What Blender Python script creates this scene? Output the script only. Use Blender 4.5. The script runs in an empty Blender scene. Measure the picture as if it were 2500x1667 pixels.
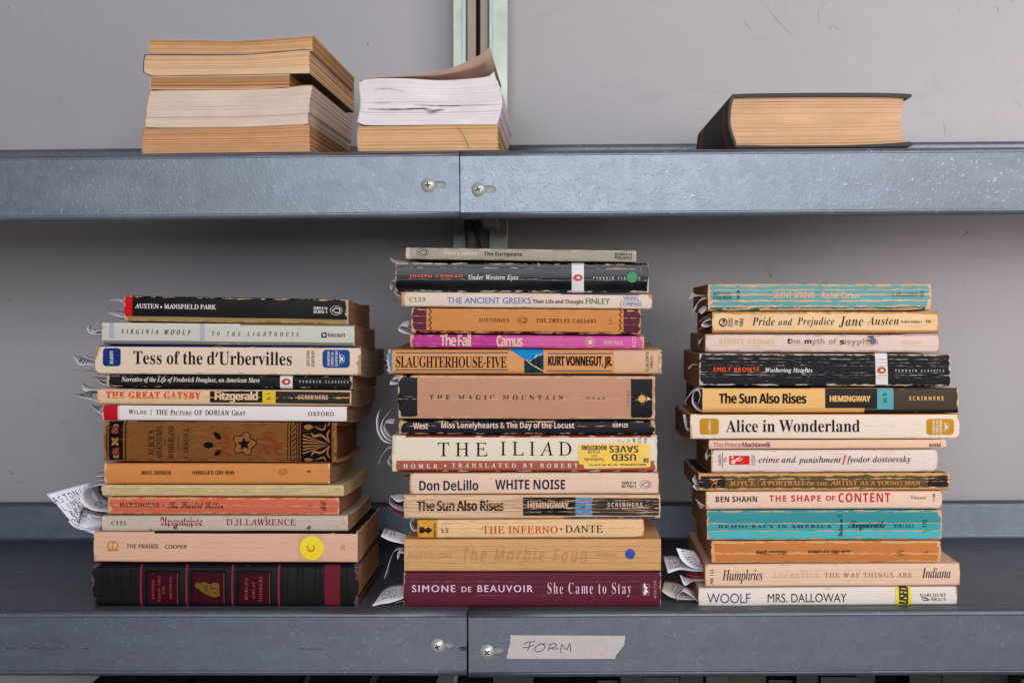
import bpy, bmesh, math, random, os
from mathutils import Vector
random.seed(7)
sc = bpy.context.scene
COL = sc.collection

# ------------------------------------------------------------------ camera, light, exposure
S, D, VX, VY = 3100.0, 0.95, 1371.0, 714.0      # pixels per metre on the plane of the spines, viewing distance, optical axis
cam = bpy.data.cameras.new('camera')
cam.sensor_width = 36.0
cam.lens = S * D / 2500.0 * 36.0
cam.shift_x = -(VX - 1250.0) / 2500.0
cam.shift_y = -(833.5 - VY) / 2500.0
cam.clip_start, cam.clip_end = 0.02, 50.0
cob = bpy.data.objects.new('camera', cam)
cob.location = (0, -D, 0)
cob.rotation_euler = (math.radians(90), 0, 0)
COL.objects.link(cob)
sc.camera = cob

world = bpy.data.worlds.new('World')
sc.world = world
world.use_nodes = True
world.node_tree.nodes['Background'].inputs[0].default_value = (0.62, 0.72, 0.88, 1)
world.node_tree.nodes['Background'].inputs[1].default_value = 0.13

def area(name, loc, tgt, sx, sy, power, col):
    l = bpy.data.lights.new(name, 'AREA')
    l.shape = 'RECTANGLE'; l.size = sx; l.size_y = sy; l.energy = power; l.color = col
    o = bpy.data.objects.new(name, l)
    o.location = loc
    o.rotation_euler = (Vector(tgt) - Vector(loc)).to_track_quat('-Z', 'Y').to_euler()
    COL.objects.link(o)
    return o
area('window_light', (1.20, -1.30, 1.00), (0.1, 0.1, 0.0), 1.0, 0.8, 13.5, (1.0, 0.95, 0.91))
side = area('side_light', (1.05, -0.55, 0.08), (0.40, 0.268, 0.08), 0.25, 0.18, 0.50, (1.0, 0.89, 0.85))
side.data.spread = math.radians(56)
area('sky_light', (0.05, -2.3, 0.50), (0.02, 0, -0.03), 1.6, 0.9, 35, (0.88, 0.93, 1.0))
area('bounce_light', (0.2, -1.5, -0.7), (0, 0.1, -0.05), 1.8, 0.7, 5.0, (1.0, 0.88, 0.77))

sc.view_settings.view_transform = 'Standard'
sc.view_settings.look = 'None'
sc.view_settings.exposure = 0.16
sc.view_settings.gamma = 1.0
sc.view_settings.use_curve_mapping = False

# ------------------------------------------------------------------ helpers
def W(px, py, y=0.0):
    k = (1 + y / D) / S
    return Vector(((px - VX) * k, y, (VY - py) * k))

def lin(c):
    if max(c) <= 1.0 and not isinstance(c[0], int):
        return (c[0], c[1], c[2], 1)
    return tuple((v / 255 / 12.92 if v / 255 <= .04045 else ((v / 255 + .055) / 1.055) ** 2.4) for v in c) + (1,)

def tag(o, label=None, cat=None, group=None, kind=None):
    if label: o['label'] = label
    if cat: o['category'] = cat
    if group: o['group'] = group
    if kind: o['kind'] = kind
    return o

def empty(name, loc):
    o = bpy.data.objects.new(name, None)
    o.empty_display_size = 0.02
    o.location = loc
    COL.objects.link(o)
    return o

def mesh_obj(name, verts, faces, mat=None, parent=None, uvs=None, smooth=False, origin=None):
    """verts in world coordinates; origin: where the object's own origin goes"""
    me = bpy.data.meshes.new(name)
    org = Vector(origin) if origin is not None else (ORG[parent.name] if parent is not None else Vector((0, 0, 0)))
    me.from_pydata([tuple(Vector(v) - org) for v in verts], [], faces)
    if uvs:
        ul = me.uv_layers.new(name='UVMap')
        for lp in me.loops:
            ul.data[lp.index].uv = uvs[lp.vertex_index]
    if smooth:
        for p in me.polygons: p.use_smooth = True
    me.validate()
    me.update()
    o = bpy.data.objects.new(name, me)
    if mat: me.materials.append(mat)
    COL.objects.link(o)
    if parent is not None:
        o.parent = parent
        porg = ORG[parent.name]
        o.location = org - porg
        ORG[o.name] = org
    else:
        o.location = org
        ORG[o.name] = org
    return o
ORG = {}

def root(name, loc, label, cat, group=None):
    o = empty(name, loc)
    ORG[o.name] = Vector(loc)
    tag(o, label, cat, group)
    return o

# ------------------------------------------------------------------ materials
class NT:
    def __init__(s, name):
        s.m = bpy.data.materials.new(name); s.m.use_nodes = True
        s.t = s.m.node_tree; s.n = s.t.nodes; s.b = s.n['Principled BSDF']
    def link(s, a, b): s.t.links.new(a, b)
    def val(s, x, sock):
        if hasattr(x, 'links'): s.link(x, sock)
        else: sock.default_value = x
    def math(s, op, a, b=0.0, c=None, clamp=False):
        n = s.n.new('ShaderNodeMath'); n.operation = op; n.use_clamp = clamp
        s.val(a, n.inputs[0]); s.val(b, n.inputs[1])
        if c is not None: s.val(c, n.inputs[2])
        return n.outputs[0]
    def vec(s, x, y, z=0.0):
        n = s.n.new('ShaderNodeCombineXYZ'); s.val(x, n.inputs[0]); s.val(y, n.inputs[1]); s.val(z, n.inputs[2]); return n.outputs[0]
    def noise(s, v, scale=1.0, detail=3.0, rough=.55, dist=0.0):
        n = s.n.new('ShaderNodeTexNoise'); s.link(v, n.inputs['Vector'])
        n.inputs['Scale'].default_value = scale; n.inputs['Detail'].default_value = detail
        n.inputs['Roughness'].default_value = rough; n.inputs['Distortion'].default_value = dist
        return n.outputs[0]
    def ramp(s, f, a, b, lo=0.0, hi=1.0):
        n = s.n.new('ShaderNodeMapRange'); n.clamp = True
        s.val(f, n.inputs[0]); s.val(a, n.inputs[1]); s.val(b, n.inputs[2]); n.inputs[3].default_value = lo; n.inputs[4].default_value = hi
        return n.outputs[0]
    def mix(s, f, a, b, mode='MIX'):
        n = s.n.new('ShaderNodeMix'); n.data_type = 'RGBA'; n.blend_type = mode
        s.val(f, n.inputs[0]); s.val(a, n.inputs[6]); s.val(b, n.inputs[7]); return n.outputs[2]
    def bump(s, h, strength, dist):
        n = s.n.new('ShaderNodeBump'); n.inputs['Strength'].default_value = strength; n.inputs['Distance'].default_value = dist
        s.link(h, n.inputs['Height']); s.link(n.outputs[0], s.b.inputs['Normal']); return n
    def uv(s):
        n = s.n.new('ShaderNodeUVMap'); n.uv_map = 'UVMap'
        x = s.n.new('ShaderNodeSeparateXYZ'); s.link(n.outputs[0], x.inputs[0]); return x.outputs[0], x.outputs[1]
    def obj(s):
        n = s.n.new('ShaderNodeTexCoord'); x = s.n.new('ShaderNodeSeparateXYZ'); s.link(n.outputs['Object'], x.inputs[0])
        return n.outputs['Object'], x.outputs[0], x.outputs[1], x.outputs[2]
    def base(s, c): s.val(c, s.b.inputs['Base Color'])
    def rough(s, r): s.val(r, s.b.inputs['Roughness'])

def cover_mat(name, base, T, L, seed, worn=(226, 196, 160), creases=(), edge=.5, end=.5, streak=0.0, rects=(), stripes=None,
              rough=.5, mott=.10, bumpk=.35, dirt=.35, ribs=0.0, foxing=0.0, weave=0.0, spec=.12):
    k = NT(name)
    k.b.inputs['Specular IOR Level'].default_value = spec
    u, v = k.uv()
    z = seed * 3.17
    nA = k.noise(k.vec(k.math('MULTIPLY', u, 38), k.math('MULTIPLY', v, 70), z), 1, 5)
    nF = k.noise(k.vec(k.math('MULTIPLY', u, 900), k.math('MULTIPLY', v, 1500), z), 1, 2)
    nS = k.noise(k.vec(k.math('MULTIPLY', u, 45), k.math('MULTIPLY', v, 1500), z + 5), 1, 4, .6)
    nE = k.noise(k.vec(k.math('MULTIPLY', u, 85), k.math('MULTIPLY', v, 330), z + 9), 1, 6, .68)
    nD = k.noise(k.vec(k.math('MULTIPLY', u, 50), k.math('MULTIPLY', v, 95), z + 33), 1, 5, .6)
    col = lin(base)
    for (u0, u1, v0, v1, c) in rects:
        f = None
        for (lo, co) in ((u0, u), (v0, v)):
            if lo is not None:
                a = k.math('GREATER_THAN', co, lo); f = a if f is None else k.math('MULTIPLY', f, a)
        for (hi, co) in ((u1, u), (v1, v)):
            if hi is not None:
                a = k.math('LESS_THAN', co, hi); f = a if f is None else k.math('MULTIPLY', f, a)
        col = k.mix(f, col, lin(c))
    if stripes:
        per, c = stripes
        w = k.math('FRACT', k.math('DIVIDE', v, per))
        f = k.math('MULTIPLY', k.math('LESS_THAN', w, .34), k.math('MULTIPLY', k.math('GREATER_THAN', v, T * .16), k.math('LESS_THAN', v, T * .9)))
        col = k.mix(k.math('MULTIPLY', f, .75), col, lin(c))
    # mottled tone of the paper or cloth, then rubbed dirt
    g = k.math('ADD', k.math('MULTIPLY', k.math('SUBTRACT', nA, .5), mott * 2.2), k.math('MULTIPLY', k.math('SUBTRACT', nF, .5), mott * 1.3))
    g = k.math('ADD', k.math('ADD', g, k.math('MULTIPLY', k.math('SUBTRACT', nS, .5), mott * .9)), 1.0)
    col = k.mix(1.0, col, k.vec(g, g, g), 'MULTIPLY')
    if dirt:
        dm = k.math('MULTIPLY', k.ramp(nA, .52, .75), dirt)
        col = k.mix(dm, col, k.mix(1.0, col, (.62, .48, .34, 1), 'MULTIPLY'))
    if foxing:
        fx = k.noise(k.vec(k.math('MULTIPLY', u, 330), k.math('MULTIPLY', v, 330), z + 21), 1, 2)
        col = k.mix(k.math('MULTIPLY', k.ramp(fx, .66, .71), foxing), col, lin((120, 72, 38)))
    wear = None
    def add(mk):
        nonlocal wear
        wear = mk if wear is None else k.math('MAXIMUM', wear, mk)
    dv = k.math('MINIMUM', v, k.math('SUBTRACT', T, v))
    du = k.math('MINIMUM', u, k.math('SUBTRACT', L, u))
    if edge:
        d = k.math('ABSOLUTE', k.math('SUBTRACT', dv, .0009))
        w = k.math('MULTIPLY', k.ramp(nE, .64 - .34 * edge, .80, 0, 1), .0008 + .0028 * edge)
        add(k.ramp(k.math('SUBTRACT', w, d), 0, .00018))
    if end:
        w = k.math('MULTIPLY', k.ramp(nD, .42, .74), .0012 + .0052 * end)
        corner = k.math('MULTIPLY', k.ramp(dv, .005, .0, 0, 1), .0034 * end)
        add(k.ramp(k.math('SUBTRACT', k.math('ADD', w, corner), du), 0, .0003))
    hcr = None
    for i, (vc, wid, brk) in enumerate(creases):
        nB = k.noise(k.vec(k.math('MULTIPLY', u, 55), 3.3 * i + z, z), 1, 5, .65)
        nC = k.noise(k.vec(k.math('MULTIPLY', u, 130), k.math('MULTIPLY', v, 300), z + i), 1, 4, .65)
        d = k.math('ABSOLUTE', k.math('SUBTRACT', k.math('SUBTRACT', v, vc), k.math('MULTIPLY', k.math('SUBTRACT', nB, .5), .0022)))
        w = k.math('MULTIPLY', k.ramp(nC, .22 + .24 * brk, .74, 0, 2.0), wid * 2.0 + .00005)
        mk = k.ramp(k.math('SUBTRACT', w, d), -.00002, .00012)
        add(mk)
        hh = k.ramp(d, 0, .0007, 1, 0)
        hcr = hh if hcr is None else k.math('MAXIMUM', hcr, hh)
    if streak:
        inner = k.ramp(dv, .0008, .003)
        add(k.math('MULTIPLY', k.ramp(nS, .70 - .22 * streak, .76 - .20 * streak), inner))
    if wear is not None:
        wc = k.mix(k.ramp(nE, .3, .8), lin(worn), k.mix(1.0, lin(worn), (.78, .68, .55, 1), 'MULTIPLY'))
        col = k.mix(k.math('MULTIPLY', wear, .92), col, wc)
    k.base(col)
    k.rough(k.math('ADD', k.math('MULTIPLY', nA, .18), rough - .08) if wear is None else
            k.math('MAXIMUM', k.math('ADD', k.math('MULTIPLY', nA, .18), rough - .08), k.math('MULTIPLY', wear, .75)))
    h = k.math('ADD', k.math('MULTIPLY', nF, .18), k.math('MULTIPLY', nS, .45 + ribs))
    h = k.math('ADD', h, k.math('MULTIPLY', nA, .5))
    if weave:
        wv = k.math('ADD', k.math('SINE', k.math('MULTIPLY', u, 6283 * 1.6)), k.math('SINE', k.math('MULTIPLY', v, 6283 * 1.6)))
        h = k.math('ADD', h, k.math('MULTIPLY', wv, weave))
    if hcr is not None: h = k.math('SUBTRACT', h, k.math('MULTIPLY', hcr, .6))
    if wear is not None: h = k.math('SUBTRACT', h, k.math('MULTIPLY', wear, .5))
    k.bump(h, bumpk, .0006)
    return k.m

PAGEM = {}
def page_mat(c, cont=.30, cracks=.5, along='x', stain=0.0):
    key = (c, cont, cracks, stain)
    if key in PAGEM: return PAGEM[key]
    k = NT('page_edges')
    u, v = k.uv()
    n1 = k.noise(k.vec(k.math('MULTIPLY', u, 2.2), k.math('MULTIPLY', v, 2100), 1.0), 1, 3, .6, .1)
    n2 = k.noise(k.vec(k.math('MULTIPLY', u, 14), k.math('MULTIPLY', v, 6200), 4.0), 1, 2)
    n3 = k.noise(k.vec(k.math('MULTIPLY', u, 28), k.math('MULTIPLY', v, 60), 7.0), 1, 4)
    n4 = k.noise(k.vec(k.math('MULTIPLY', u, 7), k.math('MULTIPLY', v, 900), 9.0), 1, 3, .6)
    g = k.math('ADD', k.math('ADD', k.math('MULTIPLY', k.math('SUBTRACT', n1, .5), cont * 1.5), k.math('MULTIPLY', k.math('SUBTRACT', n2, .5), cont)),
               k.math('MULTIPLY', k.math('SUBTRACT', n3, .5), .42))
    g = k.math('ADD', g, 1.0)
    col = k.mix(1.0, lin(c), k.vec(g, k.math('MULTIPLY', g, 1.0), g), 'MULTIPLY')
    dk = k.math('MULTIPLY', k.ramp(n4, .36, .29), cracks)
    col = k.mix(dk, col, k.mix(1.0, col, (.42, .32, .25, 1), 'MULTIPLY'))
    fx = k.noise(k.vec(k.math('MULTIPLY', u, 160), k.math('MULTIPLY', v, 420), 2.0), 1, 3)
    col = k.mix(k.math('MULTIPLY', k.ramp(fx, .68, .74), .5), col, k.mix(1.0, col, (.5, .38, .28, 1), 'MULTIPLY'))
    k.base(col); k.rough(.85)
    k.bump(k.math('ADD', k.math('ADD', n1, k.math('MULTIPLY', n2, .6)), k.math('MULTIPLY', dk, -1.5)), .38, .0006)
    PAGEM[key] = k.m
    return k.m

PLAIN = {}
def plain(name, c, rough=.6, metal=0.0, nz=.06, scale=400, bumpk=.1):
    key = (name, c, rough, metal)
    if key in PLAIN: return PLAIN[key]
    k = NT(name)
    o, x, y, z = k.obj()
    n = k.noise(o, scale, 4)
    g = k.math('ADD', k.math('MULTIPLY', k.math('SUBTRACT', n, .5), nz * 2), 1.0)
    k.base(k.mix(1.0, lin(c), k.vec(g, g, g), 'MULTIPLY')); k.rough(rough)
    k.b.inputs['Metallic'].default_value = metal
    if bumpk: k.bump(n, bumpk, .0004)
    PLAIN[key] = k.m
    return k.m

def steel_mat(name, sparkle, tint=(.165, .182, .212)):
    k = NT(name)
    o, x, y, z = k.obj()
    v = k.n.new('ShaderNodeTexVoronoi'); v.inputs['Scale'].default_value = 130
    wob = k.n.new('ShaderNodeVectorMath'); wob.operation = 'ADD'
    nn = k.n.new('ShaderNodeTexNoise'); nn.inputs['Scale'].default_value = 130; nn.inputs['Detail'].default_value = 3
    k.link(o, nn.inputs['Vector'])
    sc_ = k.n.new('ShaderNodeVectorMath'); sc_.operation = 'SCALE'; sc_.inputs['Scale'].default_value = .010
    k.link(nn.outputs['Color'], sc_.inputs[0]); k.link(o, wob.inputs[0]); k.link(sc_.outputs[0], wob.inputs[1]); k.link(wob.outputs[0], v.inputs['Vector'])
    sp = k.n.new('ShaderNodeSeparateColor'); k.link(v.outputs['Color'], sp.inputs[0])
    big = k.noise(o, 9, 4)
    fine = k.noise(o, 420, 4, .6)
    strk = k.noise(k.vec(k.math('MULTIPLY', x, 7), k.math('MULTIPLY', y, 60), k.math('MULTIPLY', z, 55)), 1, 5, .6, .6)
    lump = k.noise(o, 330, 2, .5, .9)
    lm = k.ramp(lump, .62, .70)
    g = k.math('ADD', k.math('MULTIPLY', k.math('SUBTRACT', sp.outputs[0], .5), .12), k.math('MULTIPLY', k.math('SUBTRACT', big, .5), .32))
    g = k.math('ADD', k.math('ADD', g, k.math('ADD', k.math('MULTIPLY', k.math('SUBTRACT', fine, .5), .16), k.math('MULTIPLY', k.math('SUBTRACT', strk, .5), .55))), 1.0)
    col = k.mix(1.0, lin(tint), k.vec(g, g, g), 'MULTIPLY')
    col = k.mix(k.math('MULTIPLY', k.math('MULTIPLY', lm, k.ramp(big, .38, .62, .15, 1)), .42 * sparkle + .05), col, (.52, .55, .60, 1))
    # scuffs: dark rubbed dashes and rust where the top bend is worn
    sn = k.noise(k.vec(k.math('MULTIPLY', x, 22), k.math('MULTIPLY', y, 300), k.math('MULTIPLY', z, 420)), 1, 4, .65)
    col = k.mix(k.math('MULTIPLY', k.ramp(sn, .74, .80), .55), col, (.05, .045, .045, 1))
    rz = k.ramp(k.math('ABSOLUTE', k.math('ADD', z, .0012)), .0032, .0010)
    rn = k.noise(k.vec(k.math('MULTIPLY', x, 9), k.math('MULTIPLY', y, 250), k.math('MULTIPLY', z, 380)), 1, 5, .7)
    col = k.mix(k.math('MULTIPLY', k.math('MULTIPLY', k.ramp(rn, .56, .62), rz), .9), col, (.115, .055, .038, 1))
    k.base(col)
    k.b.inputs['Metallic'].default_value = .55
    k.rough(k.math('ADD', k.math('MULTIPLY', sp.outputs[1], .035), k.math('ADD', k.math('MULTIPLY', strk, .20), .36 - .08 * sparkle)))
    h = k.math('ADD', k.math('MULTIPLY', k.math('MULTIPLY', lm, k.ramp(big, .38, .62, .1, 1)), .32 * sparkle), k.math('ADD', k.math('MULTIPLY', fine, .35), k.math('MULTIPLY', lump, .25 * sparkle)))
    h = k.math('ADD', h, k.math('MULTIPLY', sp.outputs[2], .02))
    k.bump(h, .22 + .22 * sparkle, .0010)
    return k.m

# ------------------------------------------------------------------ lettering
try:
    MF = bpy.data.fonts.load(os.path.join(bpy.utils.system_resource('DATAFILES'), 'fonts', 'NotoSansMath-Regular.woff2'))
except Exception:
    MF = None                                     # Blender falls back on the same built-in glyphs by itself
FB = {'sb': (0x1D400, 0x1D41A, 0x1D7CE), 'si': (0x1D434, 0x1D44E, 0), 's': (0x1D434, 0x1D41A, 0), 'sbi': (0x1D468, 0x1D482, 0), 'scr': (0x1D4D0, 0x1D4EA, 0),
      'fr': (0x1D56C, 0x1D586, 0), 'g': (0x1D5A0, 0x1D5BA, 0x1D7E2), 'gb': (0x1D5D4, 0x1D5EE, 0x1D7EC), 'gi': (0x1D608, 0x1D622, 0), 'gbi': (0x1D63C, 0x1D656, 0)}
def glyphs(s, st):
    if st in ('h', 'x'): return s
    a, b, d = FB[st]; o = ''
    for c in s:
        if 'A' <= c <= 'Z': o += chr(a + ord(c) - 65)
        elif 'a' <= c <= 'z': o += '\u210e' if st == 'si' and c == 'h' else chr(b + ord(c) - 97)
        elif c.isdigit() and d: o += chr(d + ord(c) - 48)
        else: o += c
    return o
def text_poly(s, st, track=1.0, off=0.0):
    """flat letters: vertices and faces in the text's own units"""
    cu = bpy.data.curves.new('t', 'FONT')
    if MF and st not in ('x', 'h'): cu.font = MF
    cu.body = glyphs(s, st); cu.space_character = track; cu.offset = min(off, 0); cu.resolution_u = 4
    o = bpy.data.objects.new('t', cu)
    m = o.to_mesh()
    sh = .27 if st == 's' else 0.0
    vs = [(p.co.x - sh * p.co.y, p.co.y) for p in m.vertices]
    fs = [tuple(p.vertices) for p in m.polygons]
    o.to_mesh_clear(); bpy.data.objects.remove(o); bpy.data.curves.remove(cu)
    return vs, fs
def small_caps(s, track=1.0):
    """capitals at full size, small letters as capitals at 0.78"""
    vs, fs, x = [], [], 0.0
    runs, cur = [], ''
    for c in s:
        if cur and (c.islower() != cur[-1].islower()) and c != ' ' : runs.append(cur); cur = ''
        cur += c
    runs.append(cur)
    for r in runs:
        k = .78 if r.strip().islower() else 1.0
        if r.startswith(' '): x += .3
        v, f = text_poly(r.strip().upper(), 's', track)
        if not v: continue
        x0 = min(p[0] for p in v); n = len(vs)
        vs += [((p[0] - x0) * k + x, p[1] * k) for p in v]; fs += [tuple(i + n for i in q) for q in f]
        x = max(p[0] for p in vs) + .05 * track + (.3 if r.endswith(' ') else 0)
    return vs, fs

HAND = {'A': [[(0, 0), (.4, 1), (.55, 1), (.9, 0)], [(.15, .4), (.8, .45)]], 'B': [[(.1, 0), (.1, 1), (.6, .9), (.55, .6), (.1, .5), (.75, .35), (.6, .05), (.05, 0)]],
        'C': [[(.8, .85), (.4, 1), (.05, .5), (.3, .02), (.8, .12)]], 'E': [[(.8, 1), (.1, .95), (.1, 0), (.85, .05)], [(.1, .5), (.7, .55)]],
        'F': [[(.0, .78), (.95, 1)], [(.35, .9), (.3, 0)], [(.05, .42), (.75, .52)]], 'G': [[(.8, .85), (.4, 1), (.05, .5), (.3, .02), (.8, .1), (.8, .45), (.5, .42)]],
        'H': [[(.1, 0), (.1, 1)], [(.8, 0), (.85, 1)], [(.1, .5), (.8, .5)]], 'I': [[(.4, 0), (.45, 1)]], 'K': [[(.1, 0), (.15, 1)], [(.8, 1), (.15, .5), (.85, 0)]],
        'L': [[(.15, 1), (.1, .05), (.8, .0)]], 'M': [[(.0, 0), (.15, 1), (.5, .25), (.9, .95), (1, 0)]], 'N': [[(.1, 0), (.1, 1), (.8, .05), (.85, 1)]],
        'O': [[(.5, 1), (.1, .75), (.05, .25), (.4, 0), (.85, .25), (.85, .75), (.5, 1)]], 'P': [[(.1, 0), (.15, 1), (.75, .9), (.7, .5), (.12, .45)]],
        'R': [[(.12, 0), (.15, .95), (.75, .9), (.65, .5), (.15, .48), (.95, .0)]], 'S': [[(.8, .9), (.4, 1), (.15, .75), (.7, .4), (.6, .05), (.05, .1)]],
        'T': [[(0, .95), (.95, 1)], [(.5, .97), (.45, 0)]], 'U': [[(.1, 1), (.1, .2), (.45, 0), (.8, .2), (.85, 1)]], 'V': [[(.0, 1), (.4, 0), (.9, 1)]],
        'Y': [[(.0, 1), (.45, .5), (.9, 1)], [(.45, .5), (.4, 0)]], 'W': [[(0, 1), (.25, 0), (.5, .7), (.75, 0), (1, 1)]]}
def hand_poly(s, width=.09, jit=.05, seed=1):
    rr = random.Random(seed); vs, fs, x = [], [], 0.0
    for c in s:
        if c == ' ': x += .6; continue
        for st in HAND.get(c, []):
            pts = [Vector((x + p[0] * .7 + rr.uniform(-jit, jit), p[1] + rr.uniform(-jit, jit))) for p in st]
            for a, b in zip(pts, pts[1:]):
                d = (b - a); d.normalize(); nrm = Vector((-d.y, d.x)) * width * .5; n = len(vs)
                e = d * width * .4
                vs += [tuple(a - e + nrm), tuple(a - e - nrm), tuple(b + e - nrm), tuple(b + e + nrm)]; fs.append((n, n + 1, n + 2, n + 3))
        x += .95
    return vs, fs
# ------------------------------------------------------------------ books lying with the spine to the front
INKS = {}
class Book:
    def __init__(s, name, x0, x1, tl, tr, bl, br, label, short, base, group, depth=.107, worn=(226, 196, 160), r=.0020, bulge=.0005, y0=0.0,
                 drop=(0, 0), page=(214, 172, 128), rects=(), creases=(), board=None, seed=None, jag=.00015, lip=0.0, pcont=.3, recess=0.0, **mk):
        s.seed = seed or random.randint(1, 60)
        A, B = W(x0, 0, y0).x, W(x1, 0, y0).x
        s.A, s.B, s.L, s.y0, s.r, s.bulge, s.short = A, B, B - A, y0, r, bulge, short
        zt = lambda py: W(0, py, y0).z
        s.ztl, s.ztr, s.zbl, s.zbr = zt(tl), zt(tr), zt(bl), zt(br)
        s.px0, s.px1, s.tl, s.tr, s.bl, s.br = x0, x1, tl, tr, bl, br
        s.T = ((s.ztl - s.zbl) + (s.ztr - s.zbr)) / 2 - .0005
        s.slope = ((s.ztr - s.ztl) + (s.zbr - s.zbl)) / 2 / s.L
        s.o = root(name, ((A + B) / 2, y0, (s.zbl + s.zbr) / 2), label, 'book', group)
        s.worn = worn; s.mk = dict(mk)
        U = lambda px: None if px is None else W(px, 0, y0).x - A
        V = lambda py, px=None: None if py is None else s.v_of((x0 + x1) / 2, py)
        s.creases = [(s.v_of((x0 + x1) / 2, c[0]), c[1], c[2]) for c in creases]
        rc = [(U(q[0]), U(q[1]), V(q[3]), V(q[2]), q[4]) for q in rects]      # px box x0,x1,ytop,ybottom
        s.mat = cover_mat('cover_paper', base, s.T, s.L, s.seed, worn=worn, creases=s.creases, rects=rc, **mk)
        s.cover(depth, drop, board, jag)
        s.pages(depth, drop, page, board, pcont, recess)
    def zb(s, x): return s.zbl + (s.zbr - s.zbl) * (x - s.A) / s.L
    def v_of(s, px, py):
        p = W(px, py, s.y0); return p.z - s.zb(p.x)
    def sy(s, v):
        T, r = s.T, s.r
        v = min(max(v, 0), T)
        y = -s.bulge * math.sin(math.pi * v / T)
        if v < r: y += r - math.sqrt(max(r * r - (r - v) ** 2, 0))
        elif v > T - r: y += r - math.sqrt(max(r * r - (r - (T - v)) ** 2, 0))
        return y
    def dz(s, y, v, drop):
        q = .92 * math.sin(1.9 * min(max(y, 0), .107) / .107) + max(y - .107, 0) * 4
        return q * (drop[0] + (drop[1] - drop[0]) * v / s.T)
    def cover(s, depth, drop, board, jag):
        T, r, t = s.T, s.r, (board or .0004)
        path = []
        over = .003 if board else 0
        Wd = depth + over
        for y in (Wd, Wd * .75, Wd * .5, Wd * .25, .012, .006): path.append((y, 0.0, -(y - r)))
        n = 5
        for i in range(n + 1):
            a = math.pi / 2 * i / n; v = r - r * math.cos(a); path.append((r - r * math.sin(a) , v, v))
        for i in range(1, 10):
            v = r + (T - 2 * r) * i / 10; path.append((0, v, v))
        for i in range(n + 1):
            a = math.pi / 2 * i / n; v = T - r + r * math.sin(a); path.append((r - r * math.cos(a), v, v))
        for y in (.006, .012, Wd * .25, Wd * .5, Wd * .75, Wd): path.append((y, T, T + (y - r)))
        path = [(y - (s.bulge * math.sin(math.pi * v / T) if 0 < v < T else 0), v, q) for y, v, q in path]
        m = len(path); nx = 40
        inner = []
        for i, (y, v, q) in enumerate(path):
            p, nn = path[max(i - 1, 0)], path[min(i + 1, m - 1)]
            ty, tv = nn[0] - p[0], nn[1] - p[1]; l = math.hypot(ty, tv) or 1
            inner.append((y + tv / l * t, v - ty / l * t))
        # the back-to-front path runs bottom, spine, top: its inside lies to the right-hand side
        rr = random.Random(s.seed)
        ph = [rr.uniform(0, 6.28) for _ in range(4)]
        s.wob = lambda x: .00028 * math.sin(x * 31 + ph[0]) + .00014 * math.sin(x * 83 + ph[1])
        vs, uv, fs = [], [], []
        for i in range(nx + 1):
            x = s.A + s.L * i / nx
            wob = s.wob(x)
            for lay in (0, 1):
                for j in range(m):
                    y, v = (path[j][0], path[j][1]) if lay == 0 else inner[j]
                    xx = x
                    if i in (0, nx):
                        q_ = jag * (1 + 2.2 * (1 - min(abs(path[j][1]), abs(T - path[j][1])) / (T * .5)))
                        xx += (1 if i == 0 else -1) * abs(rr.gauss(0, q_)) if lay == 0 else (1 if i == 0 else -1) * q_ * .5
                    pathv = path[j][1]
                    bend = .0001 * math.sin(x * 70 + ph[2]) * (1 - pathv / T) if 0 < pathv < T else 0
                    z = s.zb(x) + min(max(v, -.0002), T + .0002) + s.dz(y, pathv, drop) + bend
                    vs.append((xx, s.y0 + y + (wob if 0 < pathv < T else 0), z)); uv.append((x - s.A, path[j][2]))
        st = 2 * m
        for i in range(nx):
            a, b = i * st, (i + 1) * st
            for j in range(m - 1):
                fs.append((a + j, b + j, b + j + 1, a + j + 1))
                fs.append((a + m + j, a + m + j + 1, b + m + j + 1, b + m + j))
            fs.append((a, a + m, b + m, b)); fs.append((a + m - 1, b + m - 1, b + 2 * m - 1, a + 2 * m - 1))
        for j in range(m - 1):
            fs.append((j, j + 1, m + j + 1, m + j)); e = nx * st
            fs.append((e + j, e + m + j, e + m + j + 1, e + j + 1))
        o = mesh_obj('cover', vs, fs, s.mat, s.o, uv, True)
        try: o.data.set_sharp_from_angle(angle=math.radians(50))
        except Exception: pass
        s.cov = o
    def pages(s, depth, drop, page, board, pcont, recess):
        t = (board or .0004) + .0002
        T, r = s.T, s.r
        ins = .0030 if board else .0005
        xs0, xs1 = s.A + ins + recess, s.B - ins - recess
        ys = [max(.0012, t + .0006), .003, .006, .02, .04, .06, .08, .095, depth - .0012]
        ys = sorted(y for y in ys if y <= depth - .0011)
        nx, nv = 6, 14
        rr = random.Random(s.seed + 5)
        vs, fs, uv = [], [], []
        def zz(x, y, f):
            lo, hi = t, T - t
            if y < r: c = r - math.sqrt(max(r * r - (r - y) ** 2, 0)); lo += c * .8; hi -= c * .8
            v = lo + (hi - lo) * f
            return s.zb(x) + v + s.dz(y, v, drop)
        jl = [rr.gauss(0, .00018) for _ in range(nv + 1)]; jr = [rr.gauss(0, .00018) for _ in range(nv + 1)]
        def patch(grid, uvs):
            n = len(vs); w = len(grid[0])
            for row, ur in zip(grid, uvs): vs.extend(row); uv.extend(ur)
            for i in range(len(grid) - 1):
                for j in range(w - 1): fs.append((n + i * w + j, n + i * w + j + 1, n + (i + 1) * w + j + 1, n + (i + 1) * w + j))
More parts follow.
